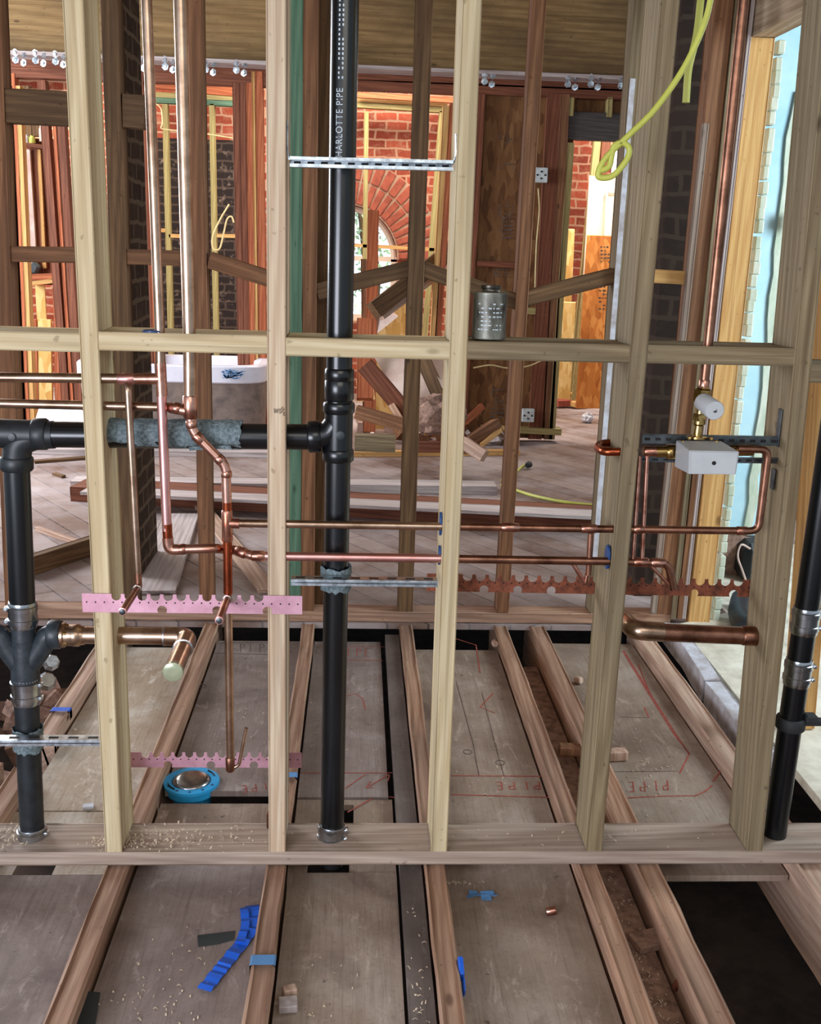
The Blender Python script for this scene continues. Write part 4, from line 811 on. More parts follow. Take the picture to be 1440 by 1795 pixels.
for (u, v, r, h, m, lab) in [(47, 243, .018, .07, 'paint_white', 'small white jar on the upper shelf'), (57, 243, .026, .06, 'yellow_cable', 'small yellow jar on the upper shelf'), (74, 240, .022, .13, 'plaster_white', 'tall pale bottle on the upper shelf')]:
    bm = bmesh.new(); c = P(u, v+8, YC-.1); lathe(bm, c, (0, 0, 1), [(0, r), (h*.75, r), (h*.85, r*.6), (h, r*.6)], 12); put('jar', bm, m, lab, 'jar', smooth=True)
bm = bmesh.new(); c = P(60, 470, YC-.1); add_box(bm, c, (.09, .08, .10), Matrix.Rotation(.5, 3, 'Y'), .02); put('glove', bm, 'tile_dark', 'dark glove lying on the lower shelf in the far left cupboard', 'glove')
for i, (u, vt, ub, vb, w_, m, lab) in enumerate([(15, 620, 20, 740, .22, 'yellow_fir', 'striped bright fir panel low at the far left'), (53, 620, 56, 740, .05, 'yellow_fir', 'pale post low at the far left'), (60, 620, 63, 740, .05, 'warm_lit_redwood', 'redwood post low at the far left'), (78, 600, 80, 720, .11, 'osb_yellow', 'sunlit pale board standing low at the far left'), (104, 560, 106, 660, .10, 'warm_lit_redwood', 'orange lit redwood post low at the far left')]):  # pale and orange colours carry the sunlight of this corner
    post('cupboard_board', u, vt, ub, vb, 6.6, w_, .04, m, lab, 'board', 'boards low at the far left', z0=.02, z1=P(u, 560, 6.6).z)
for (u0, v0, u1, v1, lab) in [(62, 500, 82, 560, 'bright yellow board in the left cupboard base'), (92, 505, 108, 560, 'orange panel in the left cupboard base')]:
    a, b = P(u0, v0, YC-.08), P(u1, v1, YC-.08); bm = bmesh.new(); add_box(bm, ((a.x+b.x)/2, YC-.08, (a.z+b.z)/2), (b.x-a.x, .02, a.z-b.z)); put('panel', bm, 'osb_yellow' if u0 < 70 else 'warm_lit_redwood', lab, 'panel')
# cables on the far walls
def cable(name, pts, r, mat, label, cat='cable', flat=1.0, fil=.03, seg=8):
    bm = bmesh.new(); sweep(bm, pts, r, seg, fil, flat=flat); return put(name, bm, mat, label, cat, smooth=True)
def curve(ps, n=8):                                 # smooth line through points
    out = []; ps = [Vector(p) for p in ps]; q = [ps[0]*2-ps[1]]+ps+[ps[-1]*2-ps[-2]]
    for i in range(1, len(q)-2):
        for k in range(n):
            t = k/n; a, b, c, d = q[i-1:i+3]; out.append(.5*((2*b)+(c-a)*t+(2*a-5*b+4*c-d)*t*t+(3*b-a-3*c+d)*t**3))
    return out+[ps[-1]]
cable('cable', curve([P(u, v, 7.9) for u, v in ((270, 180), (282, 190), (285, 215), (283, 225), (300, 228), (340, 232), (408, 242))]), .006, 'cream_cable', 'cream cable strung across the far brick behind the copper risers')
cable('cable', curve([P(u, v, 7.8) for u, v in ((402, 358), (386, 385), (373, 415), (374, 436), (385, 436), (392, 410), (398, 385), (406, 380), (410, 390))]), .008, 'cream_cable', 'looped cream cable hanging in front of the sooty brick')
cable('cable', curve([P(u, v, 5.9) for u, v in ((944, 330), (946, 370), (941, 430), (938, 520))]), .006, 'cream_cable', 'cable dropping from the high outlet box'); cable('cable', curve([P(u, v, 5.95) for u, v in ((830, 645), (860, 640), (890, 645), (925, 642), (950, 632))]), .006, 'cream_cable', 'cable strung low across the strand board wall')

# things seen through the far doorway
YD = 7.7
def leaning(name, corners, y0, y1, mat, label, cat, th=.02):
    """sheet given by its 4 image corners, bottom at depth y0, top at depth y1"""
    ps = [P(*corners[0], y1), P(*corners[1], y1), P(*corners[2], y0), P(*corners[3], y0)]; bm = bmesh.new(); plate_from_outline(bm, ps, (0, .9, .3), th); return put(name, bm, mat, label, cat)
wd_ = leaning('panelled_door', [(1034, 308), (1108, 312), (1090, 700), (1012, 690)], 7.9, 8.3, 'door_white', 'white panelled door leaning in the far doorway', 'door', .04)
bm = bmesh.new(); ps = [(1064, 337, 8.245), (1096, 338, 8.245), (1088, 505, 8.06), (1058, 503, 8.06)]; pp = [P(*p) for p in ps]; 
for a, b in zip(pp, pp[1:]+pp[:1]): sweep(bm, [a, b], .012, 6)
put('moulding', bm, 'door_white', None, None, parent=wd_)
os_ = leaning('osb_sheet', [(1030, 413), (1086, 415), (1062, 716), (1010, 716)], 7.45, 7.75, 'osb_bright', 'bright orange strand board leaning against the white door', 'strand board')
bm = bmesh.new(); stamps(bm, 1053, 1076, 430, 462, 7.70, 5, rnd); stamps(bm, 1050, 1070, 500, 545, 7.6, 7, rnd); o = put('stamped_print', bm, 'dark_marker', None, None, parent=os_)
for c in [x for x in C.objects if x.name.startswith('stamped_print') or x.name.startswith('worn_print') or x.name.startswith('printed_marks')]: c['kind'] = 'stuff'
leaning('board', [(988, 403), (1008, 403), (1000, 590), (972, 590)], 7.8, 7.95, 'osb_yellow', 'tall yellow board standing left in the far doorway', 'board', .03)
leaning('board', [(984, 530), (1010, 531), (1000, 700), (966, 698)], 7.3, 7.5, 'osb_yellow', 'yellow strand board piece low in the far doorway', 'board', .02)
leaning('board', [(1022, 500), (1030, 500), (1012, 700), (1003, 700)], 7.6, 7.9, 'olive_fir', 'narrow green-tinted board leaning in the far doorway', 'board', .03)
for (u, v, s, m, lab) in [(985, 711, (.16, .12, .06), 'brick_red', 'loose red brick on the floor in the far doorway'), (1014, 712, (.17, .14, .05), 'yellow_fir', 'pale wood block on the floor in the far doorway'), (997, 704, (.14, .1, .09), 'osb_yellow', 'pale offcut leaning on the brick in the far doorway')]:
    bm = bmesh.new(); c = G(u, v, .02); add_box(bm, c+Vector((0, 0, s[2]/2)), s, Matrix.Rotation(.4, 3, 'Z'), .004); put('offcut', bm, m, lab, 'offcut')
bm = bmesh.new(); c = G(1030, 741, .0)+Vector((0, 0, .045)); bmesh.ops.create_icosphere(bm, subdivisions=3, radius=.05, matrix=Matrix.Translation(c)); rnd = random.Random(2)
for v_ in bm.verts: v_.co += Vector((rnd.uniform(-1, 1), rnd.uniform(-1, 1), rnd.uniform(-1, 1)))*.008
put('crumpled_plastic', bm, 'paint_white', 'crumpled ball of clear white plastic on the floor of the far doorway', 'plastic')
farpost(1057, 250, 1040, 420, Y4, .07, 'olive_fir', 'olive stud seen above the white door', grp='furring studs in front of the far brick', z0=.1) if False else None
post('far_post', 1048, 250, 1040, 330, 8.3, .07, .07, 'olive_fir', 'olive fir stud between brick and window above the white door', 'post', z0=.02, z1=3.0); post('far_post', 1064, 250, 1056, 330, 8.35, .09, .07, 'brown_redwood', 'brown redwood stud beside the small window above the white door', 'post', z0=.02, z1=3.0)
bm = bmesh.new(); a, b = P(1076, 255, 8.57), P(1102, 318, 8.57); add_box(bm, ((a.x+b.x)/2, 8.57, (a.z+b.z)/2-.2), (b.x-a.x, .03, a.z-b.z+.4)); s_ = N('sky_pane'); s_.b.inputs['Emission Color'].default_value = (.62, .82, 1, 1); s_.b.inputs['Emission Strength'].default_value = 1.0; o = finish('window_2', bm, 'sky_pane'); struct(o); o['label'] = 'small bright window pane above the white door'

# bathtub
tb = thing('bathtub', (P(346, 700, 5.4).x, 5.4, 0), 'white bathtub with grey-brown skirt behind the copper pipes', 'bathtub')
xa, xb = P(122, 640, 5.4).x, P(465, 640, 5.4).x; zr = P(340, 641, 5.4).z; zs = P(340, 672, 5.4).z
bm = bmesh.new(); W_ = .75; n = 28
def tubring(bm, ins, z, y0=5.4):
    out = []; cx = (xa+xb)/2; hx_ = (xb-xa)/2-ins; cy_ = y0+W_/2; hy = W_/2-ins
    for k in range(n*2): t = 2*math.pi*k/(n*2); c, s = math.cos(t), math.sin(t); p = 5.0; q = (abs(c)**p+abs(s)**p)**(-1/p); out.append(bm.verts.new((cx+c*q*hx_, cy_+s*q*hy, z)))
    return out
rr_ = [tubring(bm, i, z) for i, z in ((.01, zs), (0, zs+.01), (0, zr-.01), (.01, zr), (.07, zr), (.09, zr-.02), (.12, .2), (.2, .14))]
for a, b in zip(rr_, rr_[1:]):
    for k in range(len(a)): bm.faces.new((a[k], a[(k+1) % len(a)], b[(k+1) % len(a)], b[k]))
bm.faces.new(rr_[-1]); bmesh.ops.recalc_face_normals(bm, faces=bm.faces); put('rim', bm, 'white_enamel', None, None, parent=tb, smooth=True)
bm = bmesh.new(); rr_ = [tubring(bm, i, z) for i, z in ((.05, .02), (.02, zs-.04), (.012, zs))]
for a, b in zip(rr_, rr_[1:]):
    for k in range(len(a)): bm.faces.new((a[k], a[(k+1) % len(a)], b[(k+1) % len(a)], b[k]))
put('skirt', bm, 'tub_body', None, None, parent=tb, smooth=True)
leaning('plaster_sheet', [(68, 716), (136, 712), (160, 742), (60, 742)], 4.9, 5.1, 'paint_white', 'bright white sheet on the floor left of the bathtub', 'sheet', .02)
bm = bmesh.new(); rnd = random.Random(8)
for i in range(14): ribbon(bm, curve([P(400+rnd.uniform(-12, 30), 650+rnd.uniform(-3, 14), 5.385) for _ in range(3)], 4), .006, (0, -1, 0), .002)
put('paint_drips', bm, 'blue_tape_pale', None, None, parent=tb)['label'] = 'pale blue paint drips'

# ------------------------------------------------------------------ lumber and debris lying in the middle room
def floorboard(name, u0, v0, u1, v1, wid, th, mat, label, cat='plank', z=0.0, group=None, parent=None, tilt=None, rough=.001):
    a, b = G(u0, v0, z), G(u1, v1, z); a.z = b.z = z+th/2
    if tilt: b.z += tilt
    return lumber(name, a, b, wid, th, mat, label, cat, group, up=(0, 0, 1), rough=rough)
FBs = [(30, 793, 520, 800, .14, .04, 'grey_plank', 'pale plank on the floor under the horizontal black pipe', 0), (130, 853, 868, 862, .17, .055, 'grey_plank', 'long pale plank across the middle of the room floor', 0),
       (140, 870, 1100, 925, .26, .09, 'brown_redwood', 'long redwood beam lying in front of the pale plank', 0),
       (150, 862, 1095, 908, .16, .02, 'grey_plank', 'white dusty board lying on the long redwood beam', .09),
       (620, 800, 910, 797, .07, .04, 'yellow_fir', 'pale batten lying in front of the debris pile', 0), (655, 876, 735, 878, .06, .035, 'joist_pale', 'short redwood offcut in front of the long pale plank', 0),
       (65, 930, 180, 970, .03, .025, 'joist_pale', 'thin white-edged lath on the floor left of the left stud', 0), (40, 1012, 172, 968, .05, .09, 'dark_old_wood', 'dark splintered board end on the floor at the left', 0), (60, 975, 175, 975, .012, .01, 'dark_old_wood', 'thin dark stick on the floor at the left', 0),
       (318, 905, 268, 1042, .20, .02, 'grey_plank', 'wide grey plank angled towards the front behind the pink bracket', 0), (338, 870, 470, 1040, .085, .02, 'joist_pale', 'narrow pale board crossing behind the second riser', .0),
       (60, 812, 440, 783, .05, .02, 'dark_old_wood', 'thin dark stick under the horizontal black pipe', 0), (95, 833, 112, 838, .03, .02, 'dark_old_wood', 'small dark wood chip on the floor at the left', 0)]
for (u0, v0, u1, v1, wid, th, m, lab, z) in FBs: floorboard('plank', u0, v0, u1, v1, wid, th, m, lab, z=z, group='loose lumber on the middle room floor')
def stick(u0, v0, y0, u1, v1, y1, w_, t_, mat, label, cat='plank', grp='timbers of the debris pile'): lumber('debris_timber', P(u0, v0, y0), P(u1, v1, y1), w_, t_, mat, label, cat, grp, rough=.002)
DB = [(712, 600, 5.7, 648, 375, 5.9, .10, .05, 'x', ''),]
ST = [(648, 757, 5.9, 655, 370, 6.4, .09, .05, 'warm_lit_redwood', 'upright orange timber standing in front of the arched window'), (642, 752, 6.0, 638, 455, 6.3, .05, .05, 'old_redwood', 'thin dark upright beside the orange upright timber'),
      (640, 700, 5.2, 640, 560, 5.6, .12, .05, 'warm_lit_redwood', 'orange timber foot just right of the tall black pipe'),
      (655, 545, 5.6, 790, 440, 6.2, .13, .08, 'dark_old_wood', 'dark rafter slanting up with a round hole in it'), (668, 555, 5.7, 795, 462, 6.3, .06, .05, 'joist_pale', 'pinkish batten under the slanting dark rafter'),
      (640, 640, 5.0, 722, 735, 4.9, .12, .06, 'brown_redwood', 'redwood timber slanting down left of the white sheet'), (660, 665, 5.1, 706, 742, 4.8, .05, .04, 'joist_wood', 'thin slanting batten in the debris pile'),
      (735, 615, 5.4, 790, 735, 4.9, .11, .07, 'dark_old_wood', 'dark timber slanting down right of the white sheet'), (625, 722, 4.8, 720, 748, 4.7, .09, .06, 'old_redwood', 'low dark timber at the foot of the debris pile'),
      (622, 775, 4.6, 693, 777, 4.6, .11, .10, 'weathered_shaded_fir', 'square-cut weathered timber end at the foot of the debris'), (722, 783, 4.5, 812, 783, 4.5, .07, .06, 'brown_redwood', 'low redwood timber right of the rough stud'),
      (812, 785, 4.7, 872, 745, 4.9, .10, .09, 'old_redwood', 'chunky timber lying right of the tin-side stud'), (845, 780, 4.6, 882, 750, 4.9, .03, .03, 'yellow_fir', 'thin light stick propped at the right of the debris'),
      (815, 740, 5.2, 846, 712, 5.3, .05, .04, 'warm_lit_redwood', 'short redwood stick leaning at the strand board wall'), (812, 775, 4.3, 850, 800, 4.2, .08, .07, 'joist_pale', 'pink splintered timber end pointing forward')]
for q in ST: stick(*q)
leaning('plaster_sheet', [(648, 612), (712, 600), (800, 720), (725, 745)], 4.9, 5.6, 'plaster_white', 'large pale plaster sheet slanting through the debris pile', 'sheet', .03)
leaning('plaster_sheet', [(742, 600), (800, 600), (800, 690), (775, 680)], 5.0, 5.6, 'plaster_white', 'sunlit plaster sheet at the right of the debris pile', 'sheet', .03)
leaning('plaster_sheet', [(652, 545), (735, 520), (760, 754), (645, 752)], 6.32, 6.6, 'osb_yellow', 'yellow board behind the upright orange timber', 'sheet', .03)
leaning('plaster_sheet', [(652, 544), (680, 540), (698, 555), (655, 590)], 6.1, 6.2, 'plaster_white', 'pinkish torn plaster scrap behind the rough stud', 'sheet', .02)
leaning('panel', [(625, 670), (652, 660), (658, 700), (628, 705)], 5.5, 5.6, 'yellow_fir', 'small yellow board in the debris right of the tall pipe', 'board', .03)
rnd = random.Random(33)
def rubble(n, u0, u1, v0, v1, sc, mats, label0, group):
    for i in range(n):
        u, v = rnd.uniform(u0, u1), rnd.uniform(v0, v1); bm = bmesh.new(); s = [rnd.uniform(.4, 1.4)*sc for _ in range(3)]; s[2] *= .6; c = G(u, v, 0)+Vector((0, 0, s[2]*.55)); chunk(bm, (0, 0, 0), s, rnd); mz = min(v_.co.z for v_ in bm.verts)
        for v_ in bm.verts: v_.co += Vector((c.x, c.y, .001-mz))
        put('rubble_piece', bm, rnd.choice(mats), label0, 'rubble', group)
rubble(26, 626, 800, 745, 785, .10, ['rubble', 'joist_pale', 'plaster_white', 'old_redwood'], 'broken rubble piece in the heap at the foot of the debris', 'rubble heap below the slanting timbers')
rubble(16, 815, 885, 755, 790, .07, ['rubble', 'plaster_white', 'grey_plank', 'dark_old_wood'], 'small broken piece on the floor beside the strand board wall', 'rubble right of the tin-side stud')
bm = bmesh.new(); rnd = random.Random(41)
bmesh.ops.create_icosphere(bm, subdivisions=3, radius=1.0)
for v_ in bm.verts: v_.co = Vector((v_.co.x*.20, v_.co.y*.14, v_.co.z*.14))*(1+rnd.uniform(-.14, .14)) + P(768, 728, 4.7)
put('plaster_lump', bm, 'rubble', 'rough lump of broken plaster at the foot of the slanting sheet', 'plaster')
# cords on the floor
cd_ = thing('extension_cord', G(905, 860, .01), 'yellow extension cord with black plug on the middle room floor', 'cord')
pipe(cd_, 'cord', curve([G(u, v, .012) for u, v in ((880, 842), (900, 832), (918, 816), (930, 812))]), .009, 'yellow_cable', 0, 8)
pipe(cd_, 'cord', curve([G(u, v, .012) for u, v in ((880, 850), (907, 860), (940, 870), (990, 880), (1042, 886), (1060, 888))]), .010, 'yellow_cable', 0, 8)
turned(cd_, 'plug', G(924, 816, .03), G(940, 809, .03)-G(924, 816, .03), [(0, .014), (.015, .022), (.05, .024), (.06, .018)], 'rubber', 12)
cable('white_cord', curve([G(u, v, .01) for u, v in ((1060, 890), (1020, 888), (996, 890), (992, 900), (1006, 915))]), .007, 'white_cable', 'white cord looping on the floor beside the yellow cord', 'cord')
# items beyond the right doorway
bm = bmesh.new(); c = P(1325, 1040, 2.3); zt_ = P(1320, 955, 2.3).z; add_box(bm, Vector((P(1345, 1000, 2.3).x, 2.4, zt_/2+.008)), (.22, .2, zt_-.016), None, .03); put('tool_bag', bm, 'black_bag', 'black equipment case standing on the slab beyond the doorway', 'case')
bm = bmesh.new(); sweep(bm, curve([G(u, v, .05) for u, v in ((1300, 1050), (1296, 1075), (1306, 1095), (1325, 1100))]), .045, 12); put('black_hose', bm, 'black_bag', 'thick black hose end lying beside the black case', 'hose', smooth=True)
cable('pink_cable', curve([P(u, v, 2.2) for u, v in ((1316, 962), (1300, 955), (1294, 975), (1302, 1000), (1309, 1020))]), .005, 'plaster_white', 'pinkish thin cable looping in front of the black case')
rnd = random.Random(77)
bm = bmesh.new(); chunk(bm, (0, 0, 0), (.22, .15, .18), rnd, Matrix.Rotation(.3, 3, 'Y')); c = P(1275, 1010, 2.5)
for v_ in bm.verts: v_.co += Vector((c.x, c.y, .12))
put('plaster_debris', bm, 'rubble', 'broken brown plaster piece beyond the doorway, left of the case', 'plaster')
post('corner_post', 1425, 1080, 1408, 1300, .75, .075, .09, 'yellow_fir', 'bright fir post beyond the right black pipe', 'post', z0=.015, z1=2.3)
rail('outlet_trim', 1378, 385, 1400, 385, 2.9, .08, .02, 'hanger_grey', 'small grey box in the gap beside the right stud', 'box')

# ------------------------------------------------------------------ small things close by
tn = thing('paint_tin', P(857, 592, .055), 'rusty old paint tin standing on the block beside the stud', 'tin')
c = P(857, 592, .055); c.z = P(860, 598, 0).z+.001; r_ = (P(888, 560, .055).x-P(829, 560, .055).x)/2; h_ = P(857, 512, .055).z-c.z
turned(tn, 'body', c, (0, 0, 1), [(0, r_*.98), (.002, r_*1.02), (.005, r_), (h_-.005, r_), (h_-.002, r_*1.02), (h_, r_*1.0)], 'tin_label', 36)
turned(tn, 'neck', c+Vector((0, 0, h_)), (0, 0, 1), [(0, r_*.62), (.004, r_*.55), (.008, r_*.55)], 'tin_metal', 28); turned(tn, 'lid', c+Vector((0, 0, h_+.007)), (0, 0, 1), [(0, r_*.60), (.002, r_*.62), (.008, r_*.62), (.0085, r_*.5)], 'tin_metal', 28)
bm = bmesh.new(); rnd = random.Random(12)
for i in range(7):
    for k in range(7):
        if rnd.random() < .6: a = -.75+k*.22+rnd.uniform(-.03, .03); hh = h_*(.22+.09*i); add_box(bm, (c.x+math.sin(a)*(r_+.0004), c.y-math.cos(a)*(r_+.0004), c.z+hh), (rnd.uniform(.003, .008), .0008, .003), Matrix.Rotation(a, 3, 'Z'))
put('worn_print', bm, 'white_ink', None, None, parent=tn)['kind'] = 'stuff'
# yellow cable
yc = curve([P(u, v, -.16) for u, v in ((1252, -30), (1236, 40), (1200, 118), (1150, 190), (1100, 240), (1064, 275), (1050, 300), (1052, 311), (1075, 308), (1098, 282), (1104, 262), (1094, 251), (1078, 255), (1073, 272), (1068, 292), (1052, 300))], 7)
cable('cable', yc, .0062, 'yellow_cable', 'bright yellow electrical cable hanging with a curled end in front of the right stud', flat=1.0, fil=0, seg=10)
cable('cable', curve([P(u, v, .9) for u, v in ((1232, -30), (1222, 60), (1208, 120), (1203, 180))], 6), .011, 'yellow_cable', 'second yellow cable end hanging behind, against the dark chimney', fil=0)
# closet flange
fg = thing('closet_flange', G(335, 1372, -.06), 'bright blue closet flange with steel test cap between joists', 'closet flange')
fc = G(336, 1368, -.045); fr0 = .083
bm = bmesh.new(); lathe(bm, fc+Vector((0, 0, -.045)), (0, 0, 1), [(0, .062), (.012, .066), (.014, .076), (.034, .078), (.036, fr0), (.045, fr0), (.046, fr0-.003), (.0455, .058), (.040, .056)], 40); fo = put('ring', bm, 'flange_blue', None, None, parent=fg, smooth=True)
turned(fg, 'pipe_stub', fc+Vector((0, 0, -.12)), (0, 0, 1), [(0, .055), (.08, .055)], 'flange_blue', 32)
turned(fg, 'test_cap', fc+Vector((0, 0, .0)), (0, 0, 1), [(0, .056), (.003, .055), (.008, .048), (.011, .035), (.012, .015)], 'steel_band', 36)
for k in range(2):
    bm = bmesh.new(); a0 = .35+k*math.pi; sweep(bm, [fc+Vector((math.cos(a0+.1*j)*.070, math.sin(a0+.1*j)*.070, .0012)) for j in range(7)], .0045, 8, flat=.25); put('slot', bm, 'dark_hole', None, None, parent=fg)
for k in range(5): a0 = -2.6+k*.55; turned(fg, 'screw_hole', fc+Vector((math.cos(a0)*.071, math.sin(a0)*.071, .0005)), (0, 0, 1), [(0, .0045), (.0009, .0045)], 'blue_plastic', 12)
# tape
def tape(u_pts, z, wid, mat, label, th=.0006):
    bm = bmesh.new(); ps = curve([G(u, v, z) for u, v in u_pts], 5); n_ = len(ps)
    ps = [p+Vector((0, 0, .006*math.sin(i*1.1)**2)) for i, p in enumerate(ps)]; ribbon(bm, ps, wid, (0, 0, 1), .001, th); return put('tape_strip', bm, mat, label, 'tape')
tape([(442, 1588), (444, 1620), (428, 1650), (398, 1688), (384, 1705), (358, 1738)], PZ, .034, 'blue_tape', 'long twisted strip of bright blue tape on the plywood')
tape([(428, 1592), (430, 1625), (420, 1655)], PZ+.004, .020, 'blue_tape', 'folded-over end of the bright blue tape strip')
bm = bmesh.new(); ps = [G(346, 1640, PZ+.001), G(412, 1632, PZ+.001), G(410, 1648, PZ+.001), G(380, 1656, PZ+.001), G(348, 1660, PZ+.001)]; plate_from_outline(bm, ps, (0, 0, 1), .0008); put('plastic_scrap', bm, 'tile_dark', 'dull green-grey plastic scrap beside the blue tape', 'scrap')
bm = bmesh.new(); ps = [G(150, 1740, PZ+.001), G(176, 1742, PZ+.001), G(165, 1810, PZ+.001), G(132, 1810, PZ+.001)]; plate_from_outline(bm, ps, (0, 0, 1), .004); put('plastic_scrap', bm, 'tile_dark', 'dark green-grey strip at the bottom left beside the joist', 'scrap')
def wrap_band(jx, wx, u, v, wid, mat, label):       # tape wrapped over a joist
    y = G(u, v, 0).y; bm = bmesh.new(); e = .0022; h = wx/2+e
    prof = [(-h, -.03), (-h, .0005), (-h+.004, e+.0015), (h-.004, e+.0015), (h, .0005), (h, -.03)]
    rows = [[bm.verts.new((jx+x, y+s*wid/2, z)) for x, z in prof] for s in (-1, 1)]
    for k in range(5): bm.faces.new((rows[0][k], rows[0][k+1], rows[1][k+1], rows[1][k]))
    bmesh.ops.recalc_face_normals(bm, faces=bm.faces)
    if bm.faces[0:1] and sum(f.normal.z for f in bm.faces) < 0: bmesh.ops.reverse_faces(bm, faces=bm.faces)
    e = bmesh.ops.extrude_face_region(bm, geom=bm.faces[:]); bmesh.ops.translate(bm, verts=[g for g in e['geom'] if isinstance(g, bmesh.types.BMVert)], vec=(0, 0, .0008)); bmesh.ops.recalc_face_normals(bm, faces=bm.faces); return put('tape_band', bm, mat, label, 'tape')
wrap_band(-.025, .052, 462, 1685, .032, 'blue_tape_pale', 'faded blue tape band on the joist below the pencil-marked stud')
wrap_band(-.806, .06, 102, 1245, .028, 'blue_tape', 'blue tape band around the cut joist end at the left')
wrap_band(-.025, .052, 512, 1360, .028, 'blue_tape_pale', 'faded blue tape band on the joist behind the lower pink bracket')
y = G(803, 1690, 0).y; bm = bmesh.new(); add_box(bm, (.410, y, -.012), (.012, .045, .03), Matrix.Rotation(.3, 3, 'X'), .003); add_box(bm, (.414, y-.03, -.035), (.006, .03, .03), Matrix.Rotation(.5, 3, 'X'), .002); put('tape_knot', bm, 'blue_tape', 'crumpled blue tape knot on the side of the centre joist', 'tape')
# blue insulators in the stud holes and blue collar
def disc(u, v, x, y, r, lab, sq=1.5, nrm=(-1, 0, 0)):
    bm = bmesh.new(); z = P(u, v, y).z; n_ = 20; R = basis(nrm)
    vs = [bm.verts.new(Vector((x, y, z)) + Vector((0, math.cos(2*math.pi*k/n_)*r, math.sin(2*math.pi*k/n_)*r*sq))) for k in range(n_)]; f = bm.faces.new(vs); e = bmesh.ops.extrude_face_region(bm, geom=[f]); bmesh.ops.translate(bm, verts=[g for g in e['geom'] if isinstance(g, bmesh.types.BMVert)], vec=Vector(nrm)*.005); bmesh.ops.recalc_face_normals(bm, faces=bm.faces)
    put('pipe_insulator', bm, 'blue_plastic', lab, 'insulator', 'blue pipe insulators')
z_ = P(773, 918, .035).z; disc(773, 918, stx(2, z_)-.0212, .030, .019, 'blue insulator at the stud for the upper copper line'); z_ = P(773, 973, .035).z; disc(773, 973, stx(2, z_)-.0212, .030, .016, 'blue insulator at the stud for the lower copper line')
z_ = P(1071, 976, .035).z; disc(1071, 976, stx(3, z_)-.0212, .030, .020, 'blue insulator at the cable-crossed stud')
bm = bmesh.new(); c = P(268, 577, cy); lathe(bm, Vector((c.x, cy+.005, P(268, 583, 0).z)), (0, 0, 1), [(0, .024), (.003, .024), (.004, .021)], 24); put('pipe_collar', bm, 'blue_plastic', 'dark blue collar where the left riser enters the block', 'collar')
# writing in pencil on the second stud and on the panels
def stroke(bm, pts, wid, z=None, y=None, nrm=(0, 0, 1), lift=.0006): ribbon(bm, [G(u, v, z) if z is not None else P(u, v, y) for u, v in pts], wid, nrm, lift, .0003)
bm = bmesh.new()
for s_ in ([(481, 716), (482, 724)], [(484, 718), (487, 717), (487, 723), (484, 723), (484, 718)], [(489, 717), (492, 718), (490, 721), (493, 722), (490, 725)], [(495, 713), (494, 718)], [(494, 722), (499, 716)], [(496, 724), (499, 722), (497, 728), (500, 728)]): stroke(bm, s_, .0016, y=-.0005, nrm=(0, -1, 0))
put('pencil_figures', bm, 'dark_marker', None, None, parent=studs[1])
LET = {'P': [[(0, 0), (0, 1)], [(0, 1), (.55, .95), (.6, .6), (0, .5)]], 'I': [[(0, 0), (0, 1)]], 'E': [[(0, 0), (0, 1)], [(0, 1), (.55, 1)], [(0, .5), (.45, .5)], [(0, 0), (.55, 0)]]}
def word(bm, txt, u, v, du, dv, hu, hv, z, wid):     # origin, step per letter, letter-up vector in the image
    for i, ch in enumerate(txt):
        for st_ in LET[ch]: stroke(bm, [(u+du*(i+q[0]*.7)+hu*q[1], v+dv*(i+q[0]*.7)+hv*q[1]) for q in st_], wid, z=z)
def marks(par, mat, lines, words, z=PZ, wid=.004, nm='marker_lines'):
    bm = bmesh.new()
    for l_ in lines: stroke(bm, l_, wid, z=z)
    if lines: put(nm, bm, mat, None, None, parent=par)
    else: bm.free()
    if words:
        bm = bmesh.new()
        for w_ in words: word(bm, *w_, z, wid*.85)
        put('marker_writing', bm, mat, None, None, parent=par)
marks(pn['b2'], 'dark_marker', [[(345, 1128), (482, 1126)], [(375, 1145), (490, 1148)]], [('PIPE', 422, 1143, 17, 0, 0, -14)], wid=.003)
marks(pn['b2'], 'red_marker', [], [('PIPE', 482, 1371, -17, 2, 2, 12)], wid=.004)
marks(pn['c2'], 'red_marker', [[(560, 1133), (680, 1134)], [(600, 1157), (672, 1158)], [(608, 1220), (624, 1216), (636, 1225), (641, 1245)], [(528, 1355), (688, 1355)], [(640, 1358), (606, 1382)], [(682, 1358), (642, 1382)], [(650, 1370), (642, 1382), (655, 1381)], [(672, 1359), (683, 1359), (680, 1370)]], [('PIPE', 596, 1151, 15, 0, 0, -14)], wid=.004)
marks(pn['c1'], 'red_marker', [[(522, 1389), (562, 1394)], [(610, 1424), (660, 1396), (692, 1398)]], [], z=-.0595, wid=.005)
marks(pn['d'], 'red_marker', [[(800, 1120), (835, 1131), (842, 1180)], [(865, 1215), (842, 1240), (868, 1250)], [(792, 1360), (950, 1361)], [(792, 1393), (968, 1398)]], [('PIPE', 945, 1371, -22, 0, 2, 13)], wid=.005)
marks(pn['d'], 'dark_marker', [[(800, 1195), (830, 1305), (840, 1360)], [(845, 1215), (875, 1330), (884, 1360)]], [], wid=.0022)
marks(pn['f'], 'red_marker', [[(1092, 1141), (1140, 1220), (1183, 1288), (1209, 1321)], [(1094, 1141), (1143, 1220), (1186, 1288), (1209, 1323)], [(1209, 1321), (1192, 1356)], [(1119, 1165), (1129, 1190), (1141, 1217)], [(1101, 1399), (1160, 1396), (1215, 1395)], [(1217, 1396), (1236, 1388), (1249, 1377)], [(1250, 1370), (1260, 1358), (1268, 1341)], [(1130, 1240), (1138, 1258)]], [('PIPE', 1170, 1368, -20, 1, 2, 17), ('PIPE', 1182, 1222, 7, 12, 14, -4)], wid=.005)
